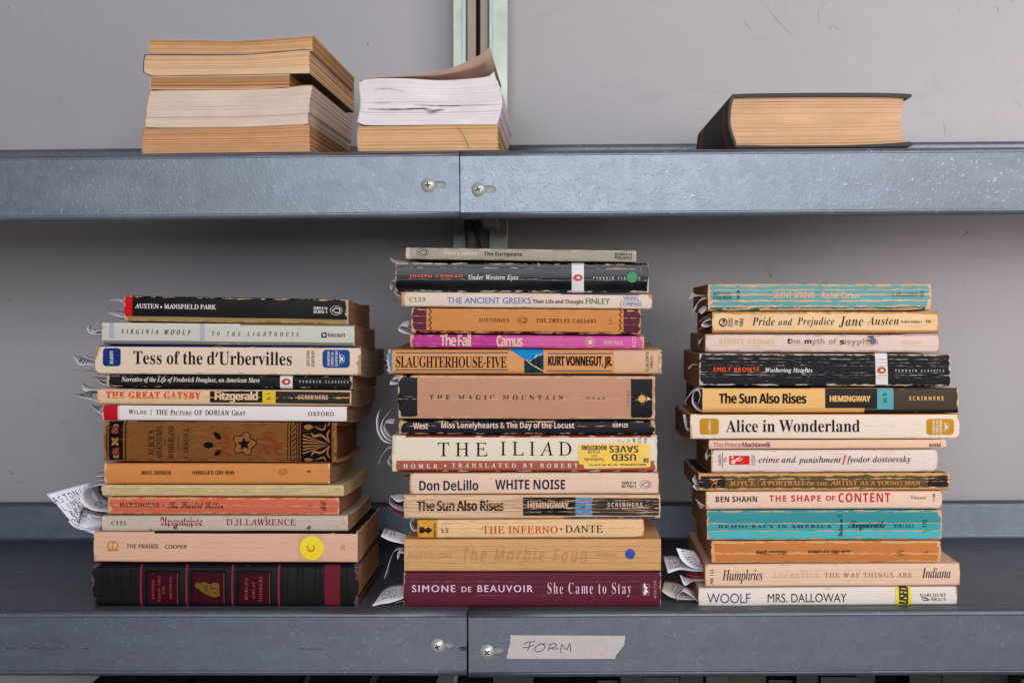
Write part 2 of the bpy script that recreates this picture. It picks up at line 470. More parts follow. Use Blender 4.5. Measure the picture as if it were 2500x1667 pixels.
        for x, sg, jj in ((xs0, -1, jl), (xs1, 1, jr)):
            g = [[(x + jj[k_] - sg * .0006 * math.sin(math.pi * k_ / nv) * 0, s.y0 + y, zz(x, y, k_ / nv)) for y in ys] for k_ in range(nv + 1)]
            q = [[(y, T * k_ / nv + .011 * s.seed) for y in ys] for k_ in range(nv + 1)]
            if sg > 0: patch(g, q)
            else: patch([row[::-1] for row in g], [row[::-1] for row in q])
        for yy in (ys[0], ys[-1]):
            g = [[(xs0 + (xs1 - xs0) * i / nx, s.y0 + yy, zz(xs0 + (xs1 - xs0) * i / nx, yy, k_ / nv)) for i in range(nx + 1)] for k_ in range(nv + 1)]
            patch(g, [[(i / nx * s.L, T * k_ / nv) for i in range(nx + 1)] for k_ in range(nv + 1)])
        for f in (0, 1):
            g = [[(xs0 + (xs1 - xs0) * i / nx, s.y0 + y, zz(xs0 + (xs1 - xs0) * i / nx, y, f)) for i in range(nx + 1)] for y in ys]
            patch(g, [[(i / nx * s.L, y) for i in range(nx + 1)] for y in ys])
        mesh_obj('page_block', vs, fs, page_mat(page, pcont, .5), s.o, uv)
    # ---- printing on the spine
    def ink(s, c, rough=.5):
        if max(c) < 100: c = tuple(int(q * .66) for q in c)     # dense printing ink
        key = (s.o.name, c)
        if key not in INKS:
            mk = dict(s.mk); mk['edge'] = 0; mk['end'] = 0; mk['dirt'] = 0; mk['mott'] = .08; mk['spec'] = .04; mk.pop('stripes', None)
            INKS[key] = cover_mat('ink', c, s.T, s.L, s.seed, worn=s.worn, creases=s.creases, rects=(), **mk)
        return INKS[key]
    def put(s, vs, fs, name, c, lift=.0002, mat=None, dup=None):
        """vs: positions on the spine, in the units of x0..x1"""
        bm = bmesh.new()
        bv = [bm.verts.new((a, b_, 0)) for a, b_ in vs]
        for f in fs:
            try: bm.faces.new([bv[i] for i in f])
            except ValueError: pass
        bmesh.ops.triangulate(bm, faces=[f for f in bm.faces if len(f.verts) > 4])
        ylo, yhi = min(q[1] for q in vs), max(q[1] for q in vs)
        nc = int((yhi - ylo) / 5)
        for i in range(nc):
            bmesh.ops.bisect_plane(bm, geom=bm.verts[:] + bm.edges[:] + bm.faces[:], plane_co=(0, ylo + (yhi - ylo) * (i + 1) / (nc + 1), 0), plane_no=(0, 1, 0), dist=1e-5)
        xlo, xhi = min(q[0] for q in vs), max(q[0] for q in vs)
        nc = int((xhi - xlo) / 24)
        for i in range(nc):
            bmesh.ops.bisect_plane(bm, geom=bm.verts[:] + bm.edges[:] + bm.faces[:], plane_co=(xlo + (xhi - xlo) * (i + 1) / (nc + 1), 0, 0), plane_no=(1, 0, 0), dist=1e-5)
        bm.verts.index_update()
        vs = [(q.co.x, q.co.y) for q in bm.verts]
        fs = [tuple(q.index for q in f.verts) for f in bm.faces]
        bm.free()
        W3, uv = [], []
        for px, py in vs:
            p = W(px, py, s.y0); v = p.z - s.zb(p.x)
            W3.append((p.x, s.y0 + s.sy(v) + s.wob(p.x) - lift - .0001, p.z)); uv.append((p.x - s.A, v))
        if dup:                                       # a second print slightly beside the first thickens the strokes
            n = len(W3); d = Vector((dup[0] / S, -.00004, dup[1] / S))
            W3 += [tuple(Vector(q) + d) for q in W3]; uv += uv[:n]; fs = list(fs) + [tuple(i + n for i in f) for f in fs]
        return mesh_obj(name, W3, fs, mat or s.ink(c), s.o, uv)
    def fit(s, vs, x0, y0, x1, y1, rot=0):
        if rot == 90: vs = [(-b, a) for a, b in vs]
        elif rot == 180: vs = [(-a, -b) for a, b in vs]
        elif rot == -90: vs = [(b, -a) for a, b in vs]
        ax, bx = min(p[0] for p in vs), max(p[0] for p in vs); ay, by = min(p[1] for p in vs), max(p[1] for p in vs)
        sl = -s.slope; xc = (x0 + x1) / 2
        out = []
        for a, b in vs:
            X = x0 + (x1 - x0) * (a - ax) / ((bx - ax) or 1); Y = y1 - (y1 - y0) * (b - ay) / ((by - ay) or 1)
            out.append((X, Y + sl * (X - xc)))
        return out
    def text(s, name, txt, st, c, x0, y0, x1, y1, rot=0, track=1.0, off=0.0, lift=.0002, mat=None):
        small = min(abs(y1 - y0), abs(x1 - x0)) < 18
        if small and st in ('s', 'si', 'g', 'h', 'gi', 'x', 'sc') and not off: off = .012
        vs, fs = small_caps(txt, track) if st == 'sc' else text_poly(txt, st, track, off)
        dup = None
        if off > 0:
            k_ = off * 3.0 * min(max(abs(y1 - y0) if rot in (0, 180) else abs(x1 - x0), 5), 30) + .25
            dup = (k_, 0) if rot in (0, 180) else (0, k_)
        return s.put(s.fit(vs, x0, y0, x1, y1, rot), fs, name, c, lift, mat, dup)
    def texts(s, rows):
        for q in rows: s.text(*q)
    def poly(s, name, pts, c, lift=.0002, mat=None):
        return s.put(pts, [tuple(range(len(pts)))], name, c, lift, mat)
    def polys(s, name, plist, c, lift=.0002, mat=None):
        vs, fs = [], []
        for p in plist:
            n = len(vs); vs += p; fs.append(tuple(range(n, n + len(p))))
        return s.put(vs, fs, name, c, lift, mat)
    def disc(s, name, cx, cy, r, c, lift=.0004, mat=None, h=None):
        h = h or r
        m = mat or plain('sticker_paper', c, .5)
        return s.put([(cx, cy)] + [(cx + r * math.cos(a * .1571), cy + h * math.sin(a * .1571)) for a in range(40)], [(0, i + 1, (i + 1) % 40 + 1) for i in range(40)], name, c, lift, m)
    def ring(s, name, cx, cy, rx, ry, w, c, lift=.0002):
        vs, fs, n = [], [], 40
        for i in range(n):
            a = 2 * math.pi * i / n
            vs += [(cx + rx * math.cos(a), cy + ry * math.sin(a)), (cx + (rx - w) * math.cos(a), cy + (ry - w) * math.sin(a))]
        for i in range(n):
            k_ = (i + 1) % n; fs.append((2 * i, 2 * k_, 2 * k_ + 1, 2 * i + 1))
        return s.put(vs, fs, name, c, lift)
    def box(s, x0, x1, y0, y1, rad=0, n=5):
        if not rad: return [(x0, y0), (x1, y0), (x1, y1), (x0, y1)]
        p = []
        for cx, cy, a0 in ((x1 - rad, y0 + rad, -90), (x1 - rad, y1 - rad, 0), (x0 + rad, y1 - rad, 90), (x0 + rad, y0 + rad, 180)):
            for i in range(n + 1):
                a = math.radians(a0 + 90 * i / n); p.append((cx + rad * math.cos(a), cy + rad * math.sin(a)))
        return p
    def bird(s, cx, cy, w, h, oval, line, body, filled=True):
        """the oval bird emblem, lying on its side with the head to the left"""
        if filled:
            s.disc('emblem', cx, cy, w / 2, line, .00025, s.ink(line), h / 2)
            s.disc('emblem', cx, cy, w / 2 - .9, oval, .0003, s.ink(oval), h / 2 - .9)
        else:
            s.ring('emblem', cx, cy, w / 2, h / 2, .85, line)
        P = lambda q: [(cx + a * w / 2, cy + b * h / 2) for a, b in q]
        back = [(-.72, -.18), (-.60, .02), (-.70, .22), (-.52, .20), (-.30, .38), (.05, .62), (.40, .58), (.70, .42), (.62, .10), (.72, -.30), (.45, -.50), (.1, -.62), (-.28, -.42), (-.5, -.2)]
        belly = [(-.40, .02), (-.18, .28), (.12, .40), (.45, .36), (.52, .05), (.48, -.28), (.15, -.40), (-.15, -.28)]
        if filled:
            s.poly('emblem_bird', P(back), line, .00035)
            s.poly('emblem_bird', P(belly), body, .0004)
        else:
            vs, fs, n = [], [], len(back)
            for a, b in back: vs += [(cx + a * w / 2, cy + b * h / 2), (cx + a * w / 2 * .78 + .2, cy + b * h / 2 * .72)]
            for i in range(n):
                k_ = (i + 1) % n; fs.append((2 * i, 2 * k_, 2 * k_ + 1, 2 * i + 1))
            s.put(vs, fs, 'emblem_bird', line)

# ------------------------------------------------------------------ books lying with the page edges to the front
def spl(pts, t):
    """Catmull-Rom through the points, t in 0..1"""
    n = len(pts) - 1; f = t * n; i = min(int(f), n - 1); f -= i
    g = lambda k_: Vector(pts[min(max(k_, 0), n)]) if 0 <= k_ <= n else (Vector(pts[0]) * 2 - Vector(pts[1]) if k_ < 0 else Vector(pts[n]) * 2 - Vector(pts[n - 1]))
    a, b, c, d = g(i - 1), g(i), g(i + 1), g(i + 2)
    return .5 * ((2 * b) + (c - a) * f + (2 * a - 5 * b + 4 * c - d) * f * f + (3 * b - a - 3 * c + d) * f ** 3)
def lerp_y(pts, x):
    xs = [p[0] for p in pts]
    t = (x - xs[0]) / (xs[-1] - xs[0])
    lo, hi = 0.0, 1.0
    for _ in range(24):
        m = (lo + hi) / 2
        if spl(pts, m)[0] < x: lo = m
        else: hi = m
    return spl(pts, (lo + hi) / 2)[1]
def tail_book(name, label, short, top, bot, depth, page, cover, group, lbul=.0015, rcon=.0012, y0=.002, cont=.3, cracks=.6, rows=44, shape=None, spine_c=None, nocover_top=False, ctop=.0005):
    xs = [W(p[0], 0, y0).x for p in (top[0], top[-1], bot[0], bot[-1])]
    o = root(name, ((xs[0] + xs[1]) / 2, y0, W(0, bot[0][1], y0).z), label, 'book', group)
    N, M = 30, rows
    rr = random.Random(len(short) * 7 + 3)
    T = W(0, top[0][1], y0).z - W(0, bot[0][1], y0).z
    Wd = xs[1] - xs[0]
    jit = [rr.gauss(0, .00022) for _ in range(M + 1)]
    jx = [rr.gauss(0, .00025) for _ in range(M + 1)]
    def P(si, vi, yy, inset=.0005, ex=0.0):
        v = vi
        xt0, xt1, xb0, xb1 = top[0][0], top[-1][0], bot[0][0], bot[-1][0]
        L_ = xb0 + (xt0 - xb0) * v; R_ = xt1 * v + xb1 * (1 - v)
        if shape: L_ += shape[0](v); R_ += shape[1](v)
        px = L_ + (R_ - L_) * si
        ft = top[0][0] + (top[-1][0] - top[0][0]) * si; fb = bot[0][0] + (bot[-1][0] - bot[0][0]) * si
        zt, zb = W(0, lerp_y(top, ft), y0).z - inset, W(0, lerp_y(bot, fb), y0).z + inset
        x = W(px, 0, y0).x
        e = math.sin(math.pi * v)
        x += -lbul * e * (1 - si) ** 3 - rcon * e * si ** 3
        return Vector((x, yy, zb + (zt - zb) * v))
    vs, uv, fs = [], [], []
    def patch(fn, fu, n, m, flip=False):
        b = len(vs)
        for j in range(m + 1):
            for i in range(n + 1): vs.append(fn(i / n, j / m, j)); uv.append(fu(i / n, j / m))
        for j in range(m):
            for i in range(n):
                q = (b + j * (n + 1) + i, b + j * (n + 1) + i + 1, b + (j + 1) * (n + 1) + i + 1, b + (j + 1) * (n + 1) + i)
                fs.append(q[::-1] if flip else q)
    def jo(s_, j): return jx[j] if s_ == 1 else 0
    patch(lambda a, b, j: P(a, b, y0 + jit[j]) + Vector((jx[j] * (a > .98), 0, 0)), lambda a, b: (a * Wd, b * T), N, M)
    patch(lambda a, b, j: P(1, b, y0 + jit[j] + (depth - jit[j]) * a) + Vector((jx[j], 0, 0)), lambda a, b: (a * depth, b * T + .1), 8, M)
    patch(lambda a, b, j: P(0, b, y0 + jit[j] + (depth - jit[j]) * a), lambda a, b: (a * depth, b * T), 2, M, True)
    patch(lambda a, b, j: P(a, b, y0 + depth), lambda a, b: (a * Wd, b * T), N, M, True)
    patch(lambda a, b, j: P(a, 1, y0 + depth * b), lambda a, b: (a * Wd, b * depth), N, 1)
    patch(lambda a, b, j: P(a, 0, y0 + depth * b), lambda a, b: (a * Wd, b * depth), N, 1, True)
    pg = mesh_obj('page_block', vs, fs, page_mat(page, cont, cracks), o, uv)
    # cover: over the top, round the spine, under the bottom
    path = []
    n = 24
    if not nocover_top: path += [P(1 - i / n, 1, 0, -.0000) for i in range(n)]
    path += [P(0, 1 - i / 8, 0, 0) + Vector((-.0006, 0, 0)) for i in range(9)]
    path += [P(i / n, 0, 0, 0.0) for i in range(1, n + 1)]
    m = len(path); vs, fs = [], []
    for yy in (y0 - .0004, y0 + depth + .0003):
        for i, p in enumerate(path):
            a, b = path[max(i - 1, 0)], path[min(i + 1, m - 1)]
            d = (b - a); nr = Vector((-d.z, 0, d.x)); nr.normalize()
            vs.append((p.x, yy, p.z)); q = p + nr * ctop; vs.append((q.x, yy, q.z))
    st = 2 * m
    for i in range(m - 1):
        a = 2 * i
        fs += [(a, a + 2, a + 3, a + 1), (st + a, st + a + 1, st + a + 3, st + a + 2), (a, st + a, st + a + 2, a + 2), (a + 1, a + 3, st + a + 3, st + a + 1)]
    fs += [(0, 1, st + 1, st), (st - 2, 2 * st - 2, 2 * st - 1, st - 1)]
    mesh_obj('cover', vs, fs, plain('cover_card', cover, .55, 0, .15, 900), o)
    return o, P

# ------------------------------------------------------------------ sheets of paper: two edges given as curves, front and back
def sheet(name, label, front, back, d0=.006, d1=.022, mat=None, group=None, writing=None, cat='paper slip', thick=.00012, ragged=.0):
    n, m = 22, 5
    rr = random.Random(len(label) + int(front[0][1]))
    if back is None: back = front; same = True
    else: same = False
    if not isinstance(d0, (list, tuple)): d0 = [d0] * 2
    if not isinstance(d1, (list, tuple)): d1 = [d1] * 2
    def pt(t, q):
        f, b = spl([tuple(p) for p in front], t), spl([tuple(p) for p in back], t)
        y0, y1 = d0[0] + (d0[1] - d0[0]) * t, d1[0] + (d1[1] - d1[0]) * t
        F = W(f[0], f[1], y0)
        B = W(b[0], b[1], y0 if same else y1)
        if same: B.y = y1
        p = F.lerp(B, q)
        return p
    pts = [[pt(i / n, j / m) + Vector((0, 0, 0)) for j in range(m + 1)] for i in range(n + 1)]
    if ragged:
        for j in range(m + 1):
            pts[n][j] = pts[n][j] + Vector((rr.uniform(-ragged, ragged), 0, rr.uniform(-ragged, ragged)))
    org = pts[0][0]
    vs, fs = [], []
    for row in pts: vs += row
    for i in range(n):
        for j in range(m): fs.append((i * (m + 1) + j, (i + 1) * (m + 1) + j, (i + 1) * (m + 1) + j + 1, i * (m + 1) + j + 1))
    o = mesh_obj(name, vs, fs, mat or plain('note_paper', (228, 222, 230), .75, 0, .05, 700), None, None, True, origin=org)
    so = o.modifiers.new('thickness', 'SOLIDIFY'); so.thickness = thick; so.offset = 0
    tag(o, label, cat, group)
    if writing:
        for wd in writing:
            txt, t0, t1, q0, q1 = wd[:5]
            hv, hf = hand_poly(txt, .11, .07, len(txt) + int(t0 * 50))
            ax, bx = min(p[0] for p in hv), max(p[0] for p in hv)
            vv = []
            for a, b in hv:
                t = t0 + (t1 - t0) * (a - ax) / (bx - ax); q = q0 + (q1 - q0) * b
                if len(wd) > 5 and wd[5]: t, q = t0 + (t1 - t0) * b, q0 + (q1 - q0) * (a - ax) / (bx - ax)
                p = pt(min(max(t, 0), 1), min(max(q, 0), 1)); e = .01
                du = pt(min(t + e, 1), q) - pt(max(t - e, 0), q); dq = pt(t, min(q + e, 1)) - pt(t, max(q - e, 0))
                nr = du.cross(dq); nr.normalize()
                if nr.dot(Vector((0, -D, 0)) - p) < 0: nr = -nr
                vv.append(p + nr * .0002)
            mesh_obj('handwriting', vv, hf, plain('pen_ink', (38, 34, 44), .6, bumpk=0), o)
    return o
# ------------------------------------------------------------------ wall
def wall_mat():
    k = NT('painted_wall')
    o, x, y, z = k.obj()
    a = k.noise(o, 3.0, 4)
    br = k.noise(k.vec(k.math('MULTIPLY', x, 160), 0.0, k.math('MULTIPLY', z, 18)), 1, 4, .6)
    f = k.noise(o, 500, 3)
    sc1 = k.noise(k.vec(k.math('MULTIPLY', x, 55), 2.0, k.math('MULTIPLY', z, 38)), 1, 6, .7, 1.2)
    g = k.math('ADD', k.math('ADD', k.math('MULTIPLY', k.math('SUBTRACT', a, .5), .14), k.math('MULTIPLY', k.math('SUBTRACT', f, .5), .05)), 1.0)
    col = k.mix(1.0, lin((168, 162, 164)), k.vec(g, g, g), 'MULTIPLY')
    big = k.noise(o, 5.0, 2)
    mk = k.math('MULTIPLY', k.ramp(sc1, .735, .76), k.ramp(big, .5, .62))
    col = k.mix(k.math('MULTIPLY', mk, .45), col, lin((98, 94, 96)))
    sm = k.noise(k.vec(k.math('MULTIPLY', x, 9), 5.0, k.math('MULTIPLY', z, 16)), 1, 5, .62, .6)
    col = k.mix(k.math('MULTIPLY', k.ramp(sm, .60, .78), .28), col, lin((112, 108, 110)))
    col = k.mix(k.math('MULTIPLY', k.ramp(sm, .38, .26), .22), col, lin((190, 184, 184)))
    k.base(col); k.rough(.55)
    k.bump(k.math('ADD', k.math('ADD', k.math('MULTIPLY', br, .5), k.math('MULTIPLY', f, .2)), k.math('MULTIPLY', k.ramp(sc1, .60, .66), .9)), .16, .0012)
    return k.m
WY = .268
def boxv(x0, x1, y0, y1, z0, z1):
    v = [(x, y, z) for x in (x0, x1) for y in (y0, y1) for z in (z0, z1)]
    f = [(0, 1, 3, 2), (4, 6, 7, 5), (0, 4, 5, 1), (2, 3, 7, 6), (0, 2, 6, 4), (1, 5, 7, 3)]
    return v, f
def boxes(name, bl, mat, parent, bev=0.0, origin=None):
    vs, fs = [], []
    for b in bl:
        v, f = boxv(*b); n = len(vs); vs += v; fs += [tuple(i + n for i in q) for q in f]
    o = mesh_obj(name, vs, fs, mat, parent, None, False, origin)
    if bev:
        m = o.modifiers.new('bevel', 'BEVEL'); m.width = bev; m.segments = 2
    return o
v, f = boxv(-1.6, 1.6, WY, WY + .02, -1.0, 1.0)
wall = mesh_obj('back_wall', v, f, wall_mat(), None, origin=(0, WY, 0))
tag(wall, 'scuffed grey painted wall behind the metal shelves', 'wall')
def ribbon(pts, w, y, amp=0.0, seed=0):
    rr = random.Random(seed); vs, fs = [], []
    n = 14
    P = [spl(pts, i / n) for i in range(n + 1)]
    for i, p in enumerate(P):
        a, b = P[max(i - 1, 0)], P[min(i + 1, n)]
        d = b - a; d.normalize(); nr = Vector((-d.y, d.x)) * w * .5 * (.25 + .75 * math.sin(math.pi * (i + .4) / (n + .8))) * rr.uniform(.6, 1.3)
        vs += [W(p.x + nr.x, p.y + nr.y, y), W(p.x - nr.x, p.y - nr.y, y)]
    for i in range(n): fs.append((2 * i, 2 * i + 2, 2 * i + 3, 2 * i + 1))
    return vs, fs
pale, dark_, grey_ = plain('scratch_pale', (184, 178, 179), .6), plain('scratch_dark', (112, 107, 109), .6), plain('scratch_grey', (152, 146, 148), .6)
SCR = [([(1972, 0), (1976, 18), (1969, 34)], 2.4, pale), ([(2028, 0), (2006, 18), (1998, 30), (2002, 62)], 1.8, grey_), ([(1988, 42), (1985, 58)], 2, pale), ([(1815, 50), (1824, 62), (1834, 74)], 3.2, grey_),
       ([(1860, 0), (1900, 52), (1938, 90)], 1.2, grey_), ([(2020, 58), (2028, 72), (2034, 60), (2046, 74), (2050, 56)], 1.4, grey_), ([(2386, 4), (2390, 14)], 2, grey_), ([(2476, 6), (2470, 0)], 3, grey_),
       ([(2432, 16), (2440, 30)], 1.4, dark_), ([(2343, 20), (2340, 34)], 2, grey_), ([(2427, 146), (2434, 158)], 2.4, pale), ([(2487, 192), (2483, 206)], 1.6, grey_), ([(2466, 246), (2482, 250), (2496, 268)], 1.4, grey_),
       ([(896, 104), (900, 113)], 2.6, dark_), ([(1699, 267), (1712, 266), (1747, 260)], 1.6, grey_), ([(1830, 95), (1880, 98)], 1, grey_), ([(505, 92), (512, 72), (520, 62), (526, 84)], 1.2, pale), ([(332, 150), (336, 132), (344, 118)], 1.2, grey_),
       ([(2270, 553), (2268, 562)], 1.6, grey_), ([(2340, 683), (2346, 690), (2343, 676)], 2.4, pale), ([(1874, 666), (1882, 672), (1880, 680), (1887, 664)], 2.2, dark_), ([(2355, 560), (2362, 570), (2350, 574)], 2.6, dark_),
       ([(2376, 600), (2396, 610), (2404, 630)], 1.5, grey_), ([(2346, 800), (2344, 812)], 2, grey_), ([(2362, 1045), (2366, 1053)], 2, grey_), ([(2344, 1205), (2350, 1218)], 1.2, grey_), ([(1648, 800), (1652, 822), (1646, 850)], 1.3, grey_),
       ([(1652, 730), (1650, 770), (1655, 800)], 1.2, grey_), ([(20, 735), (30, 728)], 2.4, dark_), ([(150, 1034), (160, 1030), (176, 1034)], 3, grey_), ([(20, 1150), (34, 1158)], 2.6, dark_), ([(40, 1174), (60, 1176)], 3.4, grey_),
       ([(930, 740), (960, 734)], 1.2, grey_), ([(90, 18), (110, 40)], 1.2, grey_), ([(20, 16), (26, 24)], 1.4, dark_), ([(2303, 300), (2310, 330)], 1.5, grey_), ([(2250, 470), (2290, 520), (2280, 560)], 1.2, pale)]
for i, (p, w, m) in enumerate(SCR):
    v, f = ribbon([(a, b) for a, b in p], w, WY - .0004, 0, i)
    mesh_obj('scratch', v, f, m, wall)

# ------------------------------------------------------------------ uprights on the wall
zinc = plain('zinc_plate', (148, 152, 138), .40, .5, .34, 45, .3)
zinc2 = plain('zinc_edge', (142, 154, 156), .40, .4, .2, 60, .2)
tan_m = plain('painted_return', (150, 136, 118), .55, .15, .15, 90, .2)
blackm = plain('gap_shade', (14, 13, 13), .7)
def up(pxs, y):
    k_ = (1 + y / D) / S
    return (pxs - VX) * k_
def upright(name, label, flange, ret, side):
    o = root(name, (up(sum(flange) / 2, .24), .25, -.5), label, 'shelf post', 'uprights behind the shelves')
    a, b = up(flange[0], .236), up(flange[1], .236)
    boxes('flange', [(a, b, .236, .239, -.62, .62)], zinc, o, .0008)
    c, d = up(ret[0], .236), up(ret[1], .236)
    boxes('web', [(c, d, .2395, .266, -.62, .62)], tan_m, o, .0012)
    e = b - .0022 if side > 0 else a
    boxes('edge', [((b - .004, b - .0005) if side > 0 else (a + .0005, a + .004)) + (.2345, .2358, -.62, .62)], zinc2, o, .0004)
    return o
upright('shelf_upright', 'pale zinc upright left of the dark gap', (1105, 1138), (1139, 1161), 1)
upright('shelf_upright', 'wider greenish zinc upright right of the dark gap', (1193, 1240), (1171, 1192), -1)
o = boxes('gap_shade_strip', [(up(1150, .25), up(1182, .25), .262, .2665, -.62, .62)], blackm, None, 0, (up(1166, .25), .262, -.62))  # black strip added as the shade in the open gap
tag(o, 'black strip painting the shade of the gap between the two zinc uprights', 'painted shade strip')

# ------------------------------------------------------------------ shelves: floor, front lip, back lip folded from one sheet
LY = -.0150
def shelf(name, label, xa, xb, zf, lip, sparkle, slots, tilt=0.0, pivot=None):
    o = root(name, (xa if pivot is None else pivot, LY, zf), label, 'metal shelf', 'galvanised shelves')
    vs, fs = [], []
    R = .0045
    prof = []
    for i in range(7):
        a = math.pi / 2 * i / 6; prof.append((LY + R - R * math.cos(a), zf - R + R * math.sin(a)))
    prof += [(.05, zf), (.12, zf), (.19, zf), (.247, zf), (.250, zf + .001), (.2515, zf + .004), (.2515, zf + .033), (.2530, zf + .0365), (.258, zf + .0375)]
    low = []
    for i in range(6):
        a = math.pi / 2 * i / 5; low.append((LY + .0035 - .0035 * math.cos(a), zf - lip + .0035 - .0035 * math.sin(a)))
    low += [(LY + .018, zf - lip)]
    def strip(pr):
        n = len(vs); nx = 12
        for i in range(nx + 1):
            for (y, z) in pr: vs.append((xa + (xb - xa) * i / nx, y, z))
        m = len(pr)
        for i in range(nx):
            for j in range(m - 1): fs.append((n + i * m + j, n + (i + 1) * m + j, n + (i + 1) * m + j + 1, n + i * m + j + 1))
    strip(prof); strip(low)
    # the flat of the lip with its slots cut out
    bm = bmesh.new()
    def loop(pts):
        bv = [bm.verts.new((p[0], LY, p[1])) for p in pts]
        return [bm.edges.new((bv[i], bv[(i + 1) % len(bv)])) for i in range(len(bv))]
    zt_, zb_ = zf - R, zf - lip + .0035
    E_ = loop([(xa, zb_), (xb, zb_), (xb, zt_), (xa, zt_)])
    for (x0, x1, y0, y1) in slots:
        a, b = W(x0, y0, LY), W(x1, y1, LY); r = (a.z - b.z) / 2; zc = (a.z + b.z) / 2; pts = []
        for cx, a0 in ((b.x - r, -90), (a.x + r, 90)):
            for i in range(9):
                t = math.radians(a0 + 180 * i / 8); pts.append((cx + r * math.cos(t), zc + r * math.sin(t)))
        E_ += loop(pts)
    bmesh.ops.triangle_fill(bm, edges=E_, use_beauty=True)
    bmesh.ops.recalc_face_normals(bm, faces=bm.faces)
    n = len(vs)
    bm.verts.index_update()
    vs += [tuple(q.co) for q in bm.verts]
    for fc in bm.faces:
        idx = [n + q.index for q in fc.verts]
        if fc.normal.y > 0: idx = idx[::-1]
        fs.append(tuple(idx))
    bm.free()
    me = mesh_obj('shelf_sheet', vs, fs, steel_mat('galvanised_steel', sparkle, (.165, .182, .212) if sparkle > .3 else (.116, .132, .163)), o, None, False)  # lower shelves take a darker tint, their deeper shade put into the colour
    for p in me.data.polygons:
        p.use_smooth = len(p.vertices) == 4
    sm = me.modifiers.new('thickness', 'SOLIDIFY'); sm.thickness = .0012; sm.offset = -1
    for (x0, x1, y0, y1) in slots:
        a, b = W(x0 - 14, y0 - 12, LY), W(x1 + 14, y1 + 12, LY)
        boxes('slot_backing', [(a.x, b.x, LY + .0020, LY + .0035, b.z, a.z)], plain('slot_plate', (128, 138, 136), .5, .2, .25, 200), o)
    if tilt: o.rotation_euler = (0, tilt, 0)
    return o
def screw(parent, cx, cy, rpx, ang, dirt):
    c = W(cx, cy, LY); R = rpx / S * .985
    vs, fs = [], []
    nr, na, hgt = 8, 32, .0030
    vs.append((c.x, LY - hgt, c.z))
    for i in range(1, nr + 1):
        f = i / nr
        for j in range(na):
            a = 2 * math.pi * j / na
            vs.append((c.x + R * f * math.cos(a), LY - hgt * (1 - f ** 2.4), c.z + R * f * math.sin(a)))
    for j in range(na): fs.append((0, 1 + (j + 1) % na, 1 + j))
    for i in range(nr - 1):
        for j in range(na):
            a, b = 1 + i * na + j, 1 + i * na + (j + 1) % na; fs.append((a, b, b + na, a + na))
    s_ = mesh_obj('screw', vs, fs, plain('screw_steel', (212, 204, 198), .38, .55, .14, 300, .08), parent, None, True, origin=(c.x, LY, c.z))
    q, w = R * .40, R * .11
    pts = [(w, w), (w, q), (-w, q), (-w, w), (-q, w), (-q, -w), (-w, -w), (-w, -q), (w, -q), (w, -w), (q, -w), (q, w)]
    ca, sa = math.cos(ang), math.sin(ang)
    vv = []
    for a, b in pts:
        X, Z = a * ca - b * sa, a * sa + b * ca
        rr_ = math.hypot(X, Z) / R
        vv.append((c.x + X, LY - hgt * (1 - rr_ ** 2.4) - .0002, c.z + Z))
    vv.append((c.x, LY - hgt - .0002, c.z))
    mesh_obj('cross_recess', vv, [(i, (i + 1) % 12, 12) for i in range(12)], plain('recess_shade', dirt, .6), s_)  # dark cross laid on the dome, painting the shade of a recess
ZU, ZL = W(0, 367, LY).z, W(0, 1480, 0).z
jx_u, jx_l = W(1122, 0, LY).x, W(1141.5, 0, LY).x
su_l = shelf('metal_shelf', 'upper galvanised shelf left of the joint, under the taller pile of paperbacks', -.75, jx_u - .0005, ZU, .0508, .55, [(1044, 1088.5, 443, 460)], math.radians(-.60), jx_u)
su_r = shelf('metal_shelf', 'upper galvanised shelf right of the joint, sparkling, under the fat hardback', jx_u + .0005, .75, ZU - .0002, .0514, 1.0, [(1167, 1211, 454.5, 472)], math.radians(-.40))
sl_l = shelf('metal_shelf', 'lower galvanised shelf left of the joint, without tape', -.75, jx_l - .0007, ZL, .0492, .20, [(1068, 1107, 1567, 1583)])
sl_r = shelf('metal_shelf', 'lower galvanised shelf right of the joint, with masking tape on its lip', jx_l + .0007, .75, ZL - .0003, .0502, .22, [(1189, 1231, 1581, 1597)], math.radians(-.25))
screw(su_l, 1044.5, 452, 18, .1, (58, 36, 32))
screw(su_r, 1167.5, 463.5, 17.6, .45, (40, 66, 74))
screw(sl_l, 1068.5, 1576, 17.6, .35, (40, 40, 46))
screw(sl_r, 1189, 1590, 17.6, .7, (36, 70, 88))

